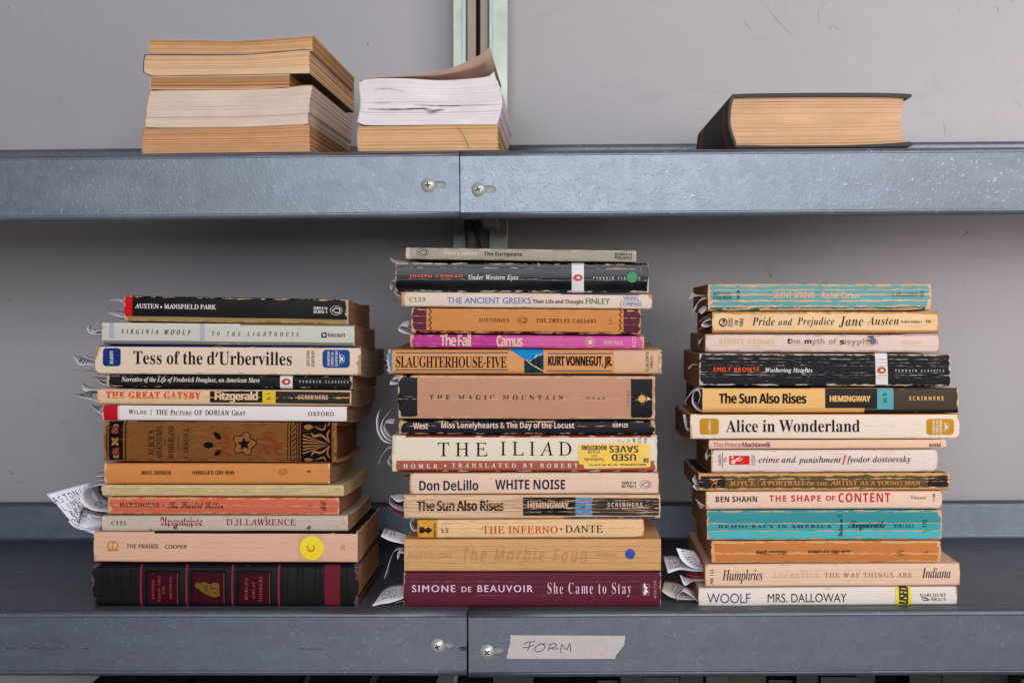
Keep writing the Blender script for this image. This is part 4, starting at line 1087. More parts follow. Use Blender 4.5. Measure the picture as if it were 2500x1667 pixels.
b = Book(PB, 1001, 1573, 815, 819, 848, 852.5, 'magenta paperback with tall pale title in the middle stack', 'magenta paperback', (178, 44, 128), GM,
         edge=.3, end=.5, rough=.36, mott=.12, dirt=0, worn=(212, 168, 140), creases=[(840, .00006, .6)], rects=[(1215, None, None, None, (196, 78, 144))])
fc = (214, 186, 160)
b.texts([(TT, 'The Fall', 'gb', fc, 1075, 815.5, 1150, 845, 0, .85), (AU, 'Camus', 'gb', fc, 1212, 819, 1276, 846, 0, .85), (PU, 'VINTAGE', 'g', fc, 1473, 832, 1520, 841.5, 0, 1.1, .01), (NU, 'V-223', 'g', fc, 1543, 822, 1553, 849, 90)])
b.disc('emblem', 1441, 835, 6, fc, .0002, b.ink(fc)); b.polys('emblem_rays', [[(1441 + 8 * math.cos(a_), 835 + 8 * math.sin(a_)), (1441 + 12.5 * math.cos(a_ - .07), 835 + 12.5 * math.sin(a_ - .07)), (1441 + 12.5 * math.cos(a_ + .07), 835 + 12.5 * math.sin(a_ + .07))] for a_ in [i * .2856 for i in range(22)]], fc)

b = Book(HB, 944, 1617, 849.5, 854.5, 912.5, 913.5, 'book in a torn orange dust jacket with blue ends in the middle stack', 'torn orange dust-jacketed book', (208, 142, 86), GM,
         depth=.135, board=.0022, r=.003, bulge=.0006, worn=(222, 184, 150), edge=.25, end=.6, rough=.45, mott=.1, dirt=.25, jag=.0006,
         rects=[(None, 957, None, None, (30, 122, 172)), (1611, None, None, None, (52, 136, 186)), (1500, 1606, None, None, (206, 164, 130))])
tl_, jk = (34, 84, 100), (44, 32, 30)
b.polys('jacket_window', [[(1242, 851.5), (1327, 853), (1327, 866), (1309, 868), (1296, 880), (1280, 876)]], (22, 128, 184)); b.poly('jacket_window', [(1280, 878), (1296, 882), (1310, 867), (1327, 866), (1327, 910), (1280, 910)], (28, 82, 92))
b.polys('tear', [[(1280, 876), (1300, 889), (1330, 906), (1352, 913), (1334, 910), (1300, 893)], [(1296, 881), (1310, 866), (1328, 864), (1312, 868.5)]], (226, 184, 140), .0003)
b.polys('rule', [b.box(967, 1240, 860, 862.4), b.box(966, 1240, 901.2, 903.4)], tl_); b.polys('rule', [b.box(1337, 1496, 861.5, 864), b.box(1337, 1495, 903.5, 905.6)], tl_)
b.texts([(TT, 'SLAUGHTERHOUSE-FIVE', 'sb', jk, 967, 869.5, 1237, 897.5, 0, .95), (AU, 'KURT VONNEGUT, JR.', 'gb', jk, 1338, 869, 1494, 899, 0, .95, .01), (PU, 'ELACORTE', 'g', jk, 1576.5, 859, 1584, 905, 90, 1.1, .006), (PU, 'PRESS', 'g', jk, 1587.5, 869, 1594.5, 898, 90, 1.1, .006),
         (TT, 'Children′s', 'gb', (24, 34, 40), 1297, 868, 1306, 906, 90, 1, 0, .0003), (TT, 'Crusade', 'gb', (24, 34, 40), 1309, 866, 1318, 902, 90, 1, 0, .0003)])
b.polys('crack', [curl([(1500, 858), (1498, 872), (1504, 884), (1500, 892), (1530, 902), (1528, 912)], 1.2), curl([(1462, 884), (1474, 900), (1500, 903)], 1.2), curl([(1542, 856), (1543, 868)], 1.2), curl([(1530, 892), (1534, 899)], 1.2)], (228, 192, 158), .0003)

b = Book(PB, 971.5, 1600, 915, 916.5, 1022, 1024, 'thick tan paperback with black ends in the middle stack', 'thick tan paperback with black ends', (184, 132, 104), GM,
         depth=.125, worn=(216, 178, 142), edge=.75, end=.6, rough=.42, creases=[(974.5, .00016, .8), (968, .00007, 1.0)], mott=.07, dirt=.1, bulge=.0006, jag=.0004, rects=[(None, 1019, None, 1018, (22, 22, 28)), (1540, 1593, 924, 1019, (15, 15, 20))])
b.texts([(TT, 'THE MAGIC MOUNTAIN', 'sb', (52, 42, 46), 1049, 964, 1376, 976, 0, 1.55), (AU, 'MANN', 'sb', (52, 42, 46), 1430, 968.5, 1478, 975, 0, 1.5), (PU, 'VINTAGE', 'sb', (70, 52, 44), 1531, 953, 1536, 993, 90, 1.4)])
b.disc('emblem', 1567, 973, 9, (214, 160, 72), .0003, b.ink((214, 160, 72))); b.poly('emblem', [(1580, 968), (1588, 973), (1580, 978)], (206, 196, 180)); b.polys('emblem_rays', [b.box(1566, 1567, 957, 962), b.box(1566, 1567, 984, 989), b.box(1571, 1572, 961, 964), b.box(1571, 1572, 982, 986), b.box(1577, 1578, 965, 982)], (176, 146, 92))

b = Book(PB, 973.5, 1600, 1024, 1025.5, 1060.5, 1061, 'thin black paperback with pale bold title in the middle stack', 'thin black paperback with pale bold title', (18, 18, 25), GM,
         worn=(206, 166, 134), edge=.45, end=.6, rough=.36, creases=[(1039.5, .00016, 1.0)], mott=.14, dirt=0, jag=.0003)
wc = (226, 194, 176)
b.texts([(AU, 'West', 'gb', wc, 1009, 1031.5, 1045, 1046.5, 0, .95), (TT, 'Miss Lonelyhearts & The Day of the Locust', 'gb', wc, 1078, 1030, 1402, 1049, 0, 1.0), (NU, 'NDP125', 'gb', wc, 1496, 1033, 1533, 1042.5)])

b = Book(PB, 955.5, 1605.5, 1061, 1061.5, 1152, 1152, 'thick cream and rust paperback with yellow stickers in the middle stack', 'cream and rust paperback with yellow stickers', (220, 204, 180), GM,
         depth=.13, worn=(220, 206, 190), edge=.35, end=.7, rough=.36, mott=.05, dirt=.12, jag=.0006, r=.0018, bumpk=.5, rects=[(990, None, None, 1067.5, (130, 44, 28)), (966, None, 1124, None, (164, 84, 62)), (975, None, 1146.5, None, (112, 34, 26))])
b.texts([(TT, 'THE', 's', (44, 36, 32), 1069, 1080, 1190, 1113, 0, 1.35), (TT, 'ILIAD', 's', (44, 36, 32), 1222, 1077, 1395, 1111, 0, 1.35), (AU, 'HOMER', 's', WHT, 985, 1132, 1068, 1143, 0, 1.7), (AU, 'TRANSLATED BY ROBERT', 's', WHT, 1103, 1130, 1410, 1141, 0, 1.6),
         (PU, 'AR', 's', ink, 1545, 1069, 1551, 1081, 90), (PU, 'US', 's', ink, 1559, 1068, 1565, 1081, 90), (PU, 'UX', 's', ink, 1573, 1068, 1579, 1082, 90)])
b.polys(OR, [curl([(1508, 1080), (1511.5, 1073), (1515, 1080)], .9), curl([(1531, 1080), (1534, 1073), (1537, 1080)], .9), curl([(1519, 1074), (1522, 1080), (1525, 1074)], .9)], ink)
b.poly(OR, [(1087, 1133), (1090, 1136.5), (1087, 1140), (1084, 1136.5)], WHT)
ys_, yi = plain('sticker_yellow', (234, 186, 62), .5), plain('sticker_ink', (46, 38, 26), .6, bumpk=0)
b.poly('price_sticker', [(x_, y_ + (x_ - 1500) * -.02) for x_, y_ in b.box(1425, 1588, 1085, 1142, 6)], None, .00035, plain('sticker_pale', (232, 190, 92), .5))
b.poly('price_sticker', [(x_, y_ + (x_ - 1490) * -.018) for x_, y_ in b.box(1413, 1570, 1083, 1132, 6)], None, .00055, ys_)
b.texts([(PU, 'USED', 'gb', None, 1493, 1107, 1552, 1124, 180, 1, .01, .0007, yi), (PU, 'SAVES', 'gb', None, 1487, 1087, 1558, 1103.5, 180, 1, .01, .0007, yi), (PU, 'BOOKSTORE', 'gb', None, 1419.5, 1086.5, 1480, 1097.5, 180, 1, .02, .0007, yi), (PU, 'YOUR', 'g', None, 1434, 1098.5, 1466, 1106, 180, 1, .01, .0007, yi),
         (PU, 'from', 'g', None, 1443, 1110, 1457, 1114.5, 180, 1, 0, .0007, yi), (PU, 'Textbooks', 'g', None, 1426, 1117, 1475, 1125, 180, 1, .005, .0007, yi), (PU, 'SAVES', 'gb', None, 1438, 1131.5, 1508, 1136, 0, 1, .01, .0005, yi), (PU, 'BOOKSTORE', 'gb', None, 1515, 1131, 1577, 1136, 0, 1, .01, .0005, yi), (PU, 'RE', 'gb', None, 1571, 1117.5, 1583, 1128, 0, 1, .02, .0005, yi)])

b = Book(PB, 1000, 1608.7, 1153, 1152.5, 1206, 1204.5, 'cream paperback with bold navy lettering in the middle stack', 'cream paperback with bold navy lettering', (222, 188, 164), GM,
         worn=(196, 146, 104), edge=.25, end=.4, rough=.45, mott=.07, dirt=.3, creases=[(1168, .00005, 1.0)], foxing=.2, r=.0016)
nv = (56, 52, 88)
b.texts([(AU, 'Don DeLillo', 'gb', nv, 1024, 1171, 1168, 1196.5, 0, .96), (TT, 'WHITE NOISE', 'gb', nv, 1209, 1170, 1380, 1194, 0, .98), (NU, 'ISBN 0 14', 'gb', ink, 1518, 1174, 1553, 1181), (NU, '00.7702 2', 'gb', ink, 1518, 1183, 1553, 1190)])
b.bird(1576, 1181.5, 29, 21, nv, (56, 66, 120), (56, 66, 120), False)

b = Book(PB, 985, 1613.5, 1207, 1206, 1266, 1265.5, 'cracked cream paperback with peeling black blocks in the middle stack', 'cracked cream paperback with peeling black blocks', (218, 178, 144), GM,
         depth=.125, worn=(224, 184, 148), edge=.3, end=.5, rough=.5, streak=.62, mott=.1, dirt=.3, bumpk=.9, jag=.0005, creases=[(y_, .00016, .8) for y_ in (1222, 1231, 1240, 1249)], rects=[(1376, 1600, 1260.5, 1265, (58, 80, 104))])
b.poly('block', b.box(1277, 1405, 1213, 1258), (42, 38, 38)); b.poly('block', b.box(1405, 1445, 1214, 1257), (70, 134, 180)); b.poly('block', b.box(1445, 1609, 1215, 1258, 5), (78, 74, 70))
b.texts([(TT, 'The Sun Also Rises', 'gb', (44, 42, 44), 1018, 1220, 1229, 1246, 0, .95, .012), (AU, 'HEMINGWAY', 'gb', (222, 186, 154), 1288, 1225, 1388, 1240, 0, .95, .01, .0003), (NU, 'SL 5', 'gb', (34, 36, 40), 1419, 1219, 1428, 1240, 90, 1, 0, .0003), (PU, 'SCRIBNERS', 'gb', (218, 184, 154), 1483, 1226, 1568, 1236, 0, 1.2, 0, .0003)])

b = Book(PB, 1018.5, 1572.6, 1267, 1266, 1313, 1311.5, 'short cream paperback with ochre left end in the middle stack', 'short cream paperback with ochre left end', (224, 182, 136), GM,
         worn=(196, 134, 76), edge=.25, end=.3, rough=.42, creases=[(1276, .00008, .6), (1289.5, .0001, .7)], mott=.07, dirt=.35, rects=[(None, 1069, None, None, (206, 146, 52))], r=.0013)
b.texts([(PU, 'MENTOR', 'gb', (74, 52, 30), 1059, 1277, 1065, 1309, 90), (NU, 'MT', 'g', (58, 46, 40), 1078, 1287, 1084, 1299, 90, 1, .008), (NU, '347', 'g', (58, 46, 40), 1088, 1287, 1095, 1301, 90, 1, .008), (TT, 'THE INFERNO', 's', (194, 62, 34), 1178, 1283, 1361, 1301.5, 0, 1.05, .006), (AU, 'DANTE', 's', (64, 50, 44), 1380, 1281, 1471, 1299.5, 0, 1.05, .006)])
b.disc('dot', 1370, 1291, 2.4, (64, 50, 44), .0002, b.ink((64, 50, 44)))
b.poly('emblem', [(1024, 1285), (1034, 1285), (1039, 1290), (1046, 1290), (1046, 1285), (1057, 1293), (1046, 1301), (1046, 1296), (1039, 1296), (1034, 1300), (1024, 1300), (1030, 1293)], (48, 38, 34))

b = Book(PB, 986.5, 1614, 1314.5, 1314.5, 1395, 1394, 'thick tan paperback with a blue dot and faded title in the middle stack', 'thick tan paperback with blue dot', (214, 162, 110), GM,
         depth=.12, worn=(228, 184, 134), edge=.12, end=.2, rough=.55, mott=.1, dirt=.25, ribs=1.4, bumpk=.9, bulge=.0007, creases=[(y_, .00005, 1.0) for y_ in (1334, 1346, 1362, 1374)])
fd = (196, 144, 94)
b.texts([(AU, 'HAWTHORNE', 's', fd, 997, 1348, 1104, 1360, 0, 1.1), (TT, 'The Marble Faun', 'gi', fd, 1130, 1336, 1432, 1370, 0, 1.25, .01), (PU, 'RIVERSIDE', 's', fd, 1456, 1350, 1506, 1358)])
b.disc('round_sticker', 1538, 1350.5, 12.2, (8, 40, 148), .0004)

b = Book(PB, 985, 1614, 1396, 1395, 1479.5, 1479, 'maroon paperback at the bottom of the middle stack', 'maroon bottom paperback', (88, 26, 42), GM,
         depth=.13, worn=(196, 140, 140), edge=.0, end=.12, rough=.36, mott=.08, dirt=0, creases=[(1418, .00004, 1.1), (1430, .00003, 1.2), (1452, .00003, 1.2)], r=.0011)
pk = (220, 186, 208)
b.texts([(AU, 'SIMONE', 'h', pk, 1006, 1427, 1111, 1444, 0, 1.25), (AU, 'DE', 'h', pk, 1127, 1431, 1150, 1444, 0, 1.25), (AU, 'BEAUVOIR', 'h', pk, 1166, 1427, 1300, 1444, 0, 1.25), (TT, 'She Came to Stay', 'sb', pk, 1337, 1420, 1541, 1456, 0, 1.2, -.008), (PU, 'NORTON', 'h', (180, 120, 150), 1596, 1417, 1602.5, 1459, 90, 1.3)])
b.polys('emblem_frame', [b.box(1569, 1585, 1424, 1425), b.box(1569, 1585, 1450, 1451), b.box(1569, 1570, 1424, 1451), b.box(1584, 1585, 1424, 1451)], (190, 140, 160))
b.polys('emblem_gull', [[(1573, 1421), (1577, 1430), (1582, 1432), (1578, 1437), (1583, 1444), (1580, 1445), (1575, 1440), (1573, 1453), (1571, 1445), (1574, 1436), (1571, 1430)]], WHT, .0003)
# ------------------------------------------------------------------ right stack, from the top
dd = -.003
b = Book(PB, 1727, 2274, 691, 690.5, 759, 757.5, 'worn teal paperback with long cream cracks on top of the right stack', 'worn teal paperback', (94, 148, 150), GR,
         drop=(dd, -.002), page=(126, 84, 40), worn=(222, 180, 140), edge=.75, end=.8, rough=.42, mott=.12, dirt=0, creases=[(707.5, .00016, .1), (719, .0003, .25), (734, .0003, .35), (747, .0003, .6), (699, .0001, .9)], rects=[(None, None, 750, None, (60, 96, 78))], r=.0022, bumpk=.5, jag=.0004)
tk, sa = (40, 52, 54), (226, 168, 134)
b.texts([(PU, 'A Fawcett', 'gi', tk, 1741, 713.5, 1782, 721), (PU, 'Crest Book', 'gi', tk, 1741, 722.5, 1786, 730), (PU, 'non-fiction', 'g', tk, 1797, 707, 1805, 731, 90), (TT, 'SILENT SPRING', 'x', sa, 1887, 713, 1987, 728, 0, 1.05, .01), (AU, 'Rachel Carson', 'x', sa, 2006, 713, 2097, 728, 0, 1.05, .01), (NU, '0-449-23125-9', 'g', tk, 2177, 714, 2238, 724), (NU, '195', 'g', tk, 2246, 711, 2255, 726, 90)])

b = Book(PB, 1738, 2292, 760, 758.5, 813, 813, 'yellowed paperback with flowing black italic title in the right stack', 'yellowed paperback with black italic title', (224, 186, 142), GR,
         drop=(dd, dd), page=(104, 68, 44), worn=(196, 140, 74), edge=.75, end=.4, rough=.48, mott=.1, dirt=.45, creases=[(787, .00004, 1.2)], r=.002, ribs=.4, rects=[(None, None, 806, None, (190, 138, 96))])
ik = (58, 48, 48)
b.texts([(PU, 'SIGNET', 'g', ik, 1778, 776, 1783, 797, 90), (PU, 'CLASSIC', 'g', ik, 1784.5, 775, 1789, 798, 90), (NU, 'CW', 'gb', ik, 1793, 781, 1802, 793.5, 90), (NU, '1662', 'gb', ik, 1805, 777, 1814, 797, 90), (TT, 'Pride', 'sbi', ik, 1836, 774, 1891, 794.5, 0, 1.05, -.004), (TT, 'and', 'sbi', ik, 1900, 777, 1934, 794, 0, 1.05, -.004), (TT, 'Prejudice', 'sbi', ik, 1946, 774.5, 2036, 798, 0, 1.05, -.004),
         (AU, 'Jane', 'sbi', ik, 2048, 772, 2107, 799, 0, 1.05, -.004), (AU, 'Austen', 'sbi', ik, 2117, 773, 2194, 793, 0, 1.05, -.004), (NU, '0-451-51662-1', 'g', ik, 2200, 782.5, 2249, 788.5), (NU, '150', 'g', ik, 2259, 781.5, 2271, 788)])
b.ring('emblem', 1765, 787, 10.5, 10.5, 2.6, (50, 46, 58)); b.poly('emblem', curl([(1772, 781), (1764, 782), (1768, 788), (1761, 793), (1758, 790)], 2.4), (50, 46, 58))

b = Book(PB, 1721, 2294, 814, 815.5, 859, 860.5, 'pinkish paperback with a torn blue dot in the right stack', 'pinkish paperback with torn blue dot', (212, 186, 174), GR,
         depth=.112, drop=(dd, dd), page=(128, 98, 80), worn=(190, 144, 108), edge=.45, end=.35, rough=.42, mott=.1, dirt=.35, creases=[(845, .00005, .9)], foxing=.25)
gy, fg = (142, 128, 124), (212, 172, 112)
b.texts([(AU, 'albert camus', 'gb', fg, 1755, 824, 1890, 839, 0, 1.1), (TT, 'the', 'gb', gy, 1922, 826, 1954, 839), (TT, 'myth', 'gb', gy, 1964, 826, 2013, 843), (TT, 'of', 'gb', gy, 2023, 826.5, 2042, 840), (TT, 'sisyphus', 'gb', gy, 2050, 827, 2144, 844.5), (PU, 'Vintage', 'gb', (214, 178, 144), 2199, 830, 2249, 842.5),
         (TT, 't', 'gb', (54, 48, 52), 1922, 826, 1930, 839, 0, 1, .01, .0003), (TT, 'm', 'gb', (54, 48, 52), 1964, 829.5, 1980, 839, 0, 1, .01, .0003), (TT, 's', 'gb', (54, 48, 52), 2050, 830, 2060.5, 840.5, 0, 1, .01, .0003)])
b.disc('round_sticker', 2127, 831, 14, (206, 156, 98), .0004, None, 12.5)
b.polys('sticker_remnant', [[(2115, 824), (2122, 819.5), (2132, 819.5), (2133, 823), (2124, 826), (2120, 824)], [(2114, 830), (2118, 834), (2122, 832), (2119, 828)]], None, .0006, plain('sticker_navy', (36, 40, 66), .5))
b.polys('sticker_remnant', [blob(2130, 832, 9, 7.5, 9.5)], None, .0006, plain('sticker_blue', (66, 74, 132), .5, 0, .3, 900))

b = Book(PB, 1707, 2321, 861, 862.5, 941, 943.5, 'thick black paperback streaked with white cracks and a white band in the right stack', 'black paperback streaked with white cracks', (24, 23, 28), GR,
         depth=.125, drop=(dd - .001, dd), page=(132, 92, 66), worn=(206, 192, 180), edge=.55, end=.45, streak=.24, rough=.45, mott=.06, dirt=0, bumpk=.8, r=.0012,
         creases=[(876, .00012, .75), (884, .00008, .9), (892, .00009, .9), (909, .00009, .85), (915, .00012, .7), (920, .00005, 1.0)], rects=[(None, None, None, 865, (150, 128, 118))])
b.poly('band', [(2135.5, 862), (2165, 862), (2167.5, 943), (2138, 943)], (214, 204, 198), .00015)
b.texts([(AU, 'EMILY BRONTË', 'h', (238, 84, 24), 1742, 894, 1853, 907, 0, 1.25, .014), (TT, 'Wuthering Heights', 'si', WHT, 1868, 897, 1982, 912, 0, 1.05, .01), (PU, 'PENGUIN CLASSICS', 'gb', (206, 200, 198), 2185, 901.5, 2304, 907, 0, 2.0)])
b.bird(2151, 903.5, 22, 16, PENG, (46, 40, 40), WHT)

b = Book(PB, 1714.6, 2340.7, 945, 945.5, 1007, 1007.5, 'yellow paperback with black, teal and brown blocks in the right stack', 'yellow paperback with black and teal blocks', (222, 172, 104), GR,
         depth=.128, drop=(-.005, -.004), page=(84, 54, 36), worn=(230, 196, 150), edge=.12, end=.12, rough=.3, mott=.06, dirt=.12, ribs=.5, r=.0022,
         rects=[(2014, 2141, 948, 998, (36, 30, 28)), (2141, 2181, 948, None, (84, 154, 160)), (2181, None, 947, None, (66, 54, 46)), (2110, None, 998.5, None, (32, 34, 38)), (None, 2110, 996, None, (206, 152, 92)), (1716, 1980, None, 948, (40, 66, 76))])
b.texts([(TT, 'The Sun Also Rises', 'gb', (54, 42, 36), 1755, 959, 1967, 984.5, 0, .95, .012), (AU, 'HEMINGWAY', 'gb', (228, 178, 110), 2025, 965.5, 2124, 980, 0, .95, .012), (NU, 'SL 5', 'gb', (34, 36, 40), 2155, 960, 2164, 982, 90, 1.1), (PU, 'SCRIBNERS', 'gb', (226, 176, 108), 2219, 967, 2303, 977, 0, 1.35)])

b = Book(PB, 1684.4, 2342, 1009, 1008.5, 1071, 1070, 'thick cream paperback with two gold rounded squares in the right stack', 'cream paperback with two gold squares', (226, 204, 186), GR,
         depth=.128, drop=(-.007, -.005), page=(104, 74, 54), worn=(198, 152, 106), edge=.15, end=.4, rough=.42, mott=.06, dirt=.15, ribs=.5, creases=[(1040, .00004, 1.1), (1034, .00004, 1.2)], rects=[(1702, None, None, 1012.3, (196, 136, 16))], r=.0014)
gq = (186, 132, 28)
b.poly('emblem', b.box(1708, 1754.5, 1021, 1060, 7), gq); b.poly('emblem', b.box(2261, 2328, 1022, 1060.5, 8), gq)
b.texts([(AU, 'CARROLL', 's', WHT, 1729, 1025, 1735, 1057, 90, 1, 0, .0003), (TT, 'Alice in Wonderland', 'sb', (50, 46, 54), 1772, 1024, 2099, 1054.5), (PU, 'NORTON', 's', WHT, 2275, 1026, 2281, 1057, 90, 1, 0, .0003), (PU, 'CRITICAL', 's', WHT, 2283.5, 1025, 2290, 1058, 90, 1, 0, .0003), (PU, 'EDITIONS', 's', WHT, 2292.5, 1025, 2299, 1058, 90, 1, 0, .0003)])
gull(b, 2309, 1041, WHT, .85)

b = Book(PB, 1730, 2310, 1072, 1071, 1096, 1094, 'very thin cream paperback with purple title in the right stack', 'very thin cream paperback', (224, 184, 154), GR,
         drop=(-.006, -.006), page=(120, 84, 60), worn=(206, 162, 124), edge=.15, end=.15, rough=.5, mott=.06, dirt=.25, r=.0012)
pp = (112, 48, 98)
b.texts([(TT, 'The Prince', 'g', (168, 100, 134), 1741, 1079, 1809, 1090.5, 0, .95, .01), (AU, 'Machiavelli', 'gb', pp, 1812, 1079, 1880, 1090.5, 0, .9), (PU, 'AHM', 'gb', pp, 2267, 1081.5, 2296, 1090.5)])

b = Book(PB, 1736, 2289, 1097, 1094.5, 1153, 1151, 'pale pink paperback with a red emblem in the right stack', 'pale pink paperback with red emblem', (220, 198, 188), GR,
         drop=(-.006, -.006), page=(118, 74, 42), worn=(196, 150, 118), edge=.3, end=.35, rough=.42, mott=.08, dirt=.3, creases=[(1125, .00005, 1.0)], foxing=.15)
b.texts([(NU, 'SO4274', 'g', ik, 1754, 1110, 1760.5, 1135, 90, 1, .006), (NU, '75c', 'g', ik, 1767.5, 1115, 1774, 1128, 90, 1, .006), (PU, 'BANTAM', 'sb', ik, 1834, 1110, 1838, 1135, 90), (PU, 'CLASSIC', 'sb', ik, 1839.5, 1110, 1843.5, 1135, 90),
         (TT, 'crime', 'si', ik, 1852, 1114, 1901, 1129, 0, 1.05, .006), (TT, 'and', 'si', ik, 1908, 1113, 1942, 1128.5, 0, 1.05, .006), (TT, 'punishment', 'si', ik, 1949, 1113, 2052, 1133, 0, 1.05, .006), (AU, 'fyodor dostoevsky', 'si', ik, 2066, 1112, 2222, 1132, 0, 1.05, .006)])
b.poly('rule', b.box(1763.5, 1765, 1104, 1142), ik); b.poly('slash', [(2062, 1109), (2066, 1109), (2059, 1134), (2055, 1134)], (206, 82, 54))
b.poly('emblem', b.box(1780, 1830, 1112, 1133.5, 3), (206, 38, 24)); b.polys('emblem', [blob(1790, 1127, 7, 4.5, 6), blob(1788, 1116, 5, 2.6, 4), curl([(1792, 1126), (1800, 1120), (1810, 1116)], 5), curl([(1796, 1124), (1806, 1124), (1815, 1118)], 2)], (226, 190, 174), .0003)

b = Book(PB, 1704, 2320, 1153.5, 1151.5, 1198, 1196, 'flaking olive paperback with black ends and orange capitals in the right stack', 'flaking olive paperback with black ends', (84, 70, 44), GR,
         depth=.115, drop=(-.004, -.005), page=(116, 76, 46), worn=(218, 166, 110), edge=1.0, end=.55, streak=.38, rough=.5, mott=.12, dirt=0, bumpk=.7, jag=.0005, creases=[(1168, .0003, .75), (1160, .0002, .9), (1175, .0001, 1)], rects=[(None, 1771, None, None, (32, 28, 32)), (2265, None, None, None, (34, 28, 32))])
og = (206, 134, 72)
b.texts([(AU, 'JOYCE', 's', og, 1781, 1172.5, 1844, 1185.5, 0, 1, .02), (TT, ': A PORTRAIT', 's', og, 1848, 1172.5, 1963, 1184.5, 0, 1, .02), (TT, 'OF THE', 's', og, 1969, 1175, 2021, 1184.5, 0, 1, .02), (TT, 'ARTIST', 's', og, 2026, 1171.5, 2092, 1184, 0, 1, .02), (TT, 'AS A YOUNG MAN', 's', og, 2098, 1173, 2245, 1184, 0, 1, .02), (NU, 'Cd', 'sb', og, 1737, 1168, 1751, 1196, 90, .9)])

b = Book(PB, 1722.5, 2299.7, 1198.5, 1196.5, 1243, 1241.5, 'cream paperback with red block capitals in the right stack', 'cream paperback with red block capitals', (226, 190, 168), GR,
         depth=.11, drop=(-.002, -.003), page=(138, 94, 62), worn=(200, 154, 116), edge=.12, end=.25, rough=.46, mott=.06, dirt=.2, creases=[(1213, .00004, 1.1)])
rb = (190, 44, 50)
b.texts([(AU, 'BEN SHAHN', 'gb', (52, 44, 46), 1747, 1210.5, 1848, 1224.5, 0, 1.05), (TT, 'THE SHAPE', 'gb', rb, 1878, 1208, 2004, 1223.5, 0, 1.1), (TT, 'OF', 'gb', rb, 2016, 1209, 2039, 1222), (TT, 'CONTENT', 'gb', rb, 2047, 1202.5, 2173, 1225, 0, 1.1), (PU, 'Vintage', 'sc', (66, 54, 50), 2223, 1210, 2260, 1217.5, 0, 1.1), (NU, 'V-108', 's', (66, 54, 50), 2276, 1204, 2282.5, 1223.5, 90)])

b = Book(PB, 1725, 2300, 1244, 1242.5, 1318, 1317, 'turquoise paperback with two long cracks in the right stack', 'turquoise paperback', (62, 152, 154), GR,
         depth=.11, drop=(0, -.001), page=(132, 88, 56), worn=(212, 172, 132), edge=.55, end=.5, rough=.38, mott=.07, dirt=0, creases=[(1276.5, .00016, .45), (1294.5, .00018, .5), (1250, .00005, 1)], r=.0018, bumpk=.45, jag=.0003, rects=[(None, None, 1296, None, (78, 170, 176)), (None, None, None, 1276, (50, 134, 138))])
mr, tq = (92, 62, 84), (20, 62, 68)
b.texts([(TT, 'DEMOCRACY IN AMERICA', 'sb', mr, 1753, 1280, 2029, 1287.5, 0, 1.2, .02), (NU, 'Volume 1', 'scr', tq, 2044, 1257, 2057, 1311, 90, .8), (AU, 'Tocqueville', 'scr', tq, 2070, 1270, 2162, 1296, 0, .8), (PU, 'VINTAGE', 'g', tq, 2182, 1278, 2230, 1287, 0, 1.5, .012), (NU, 'V-110', 'g', tq, 2251, 1269, 2263, 1298.5, 90, 1.1)])

b = Book(PB, 1735.5, 2298, 1319, 1317.5, 1374, 1373.5, 'cracked orange paperback with upside-down title, under the turquoise one', 'cracked orange paperback under the turquoise one', (192, 116, 58), GR,
         drop=(0, 0), page=(142, 96, 58), worn=(222, 172, 124), edge=.75, end=.7, rough=.5, mott=.1, dirt=.3, creases=[(1349.5, .00026, .5), (1352, .0001, .8)], bulge=.0005, jag=.0005)
b.texts([(AU, 'BERNARD SHAW', 'g', oc, 1845, 1343, 1920, 1353.5, 180), (TT, 'MAN AND SUPERMAN', 'g', oc, 1973, 1342, 2075, 1352.5, 180), (NU, '8', 'g', oc, 2257, 1345, 2266, 1350.5, 90)])
b.bird(2198, 1348.5, 21, 16, oc, (110, 68, 40), oc, False)

b = Book(PB, 1720.7, 2343.4, 1375, 1374, 1432.5, 1429, 'peach paperback bristling with white notes in the right stack', 'peach paperback with many notes', (224, 186, 160), GR,
         depth=.13, drop=(0, 0), page=(150, 112, 80), worn=(214, 160, 112), edge=.15, end=.25, rough=.44, mott=.06, dirt=.15, creases=[(1393, .00008, .8), (1410, .00004, 1.1), (1418, .00003, 1.2)])
b.texts([(NU, 'MB 125', 'h', ik, 1734, 1389, 1741.5, 1424, 90, 1.2, .01), (AU, 'Humphries', 'sbi', (70, 50, 46), 1763, 1389, 1862, 1423, 0, .95, -.006), (TT, 'LUCRETIUS:', 's', (206, 160, 132), 1889, 1398, 2005, 1409.5, 0, 1.2), (TT, 'THE WAY THINGS ARE', 's', (156, 118, 98), 2012, 1396.5, 2226, 1408.5, 0, 1.2), (PU, 'Indiana', 'sbi', (70, 50, 46), 2250, 1385, 2320, 1409.5, 0, .95, -.006)])

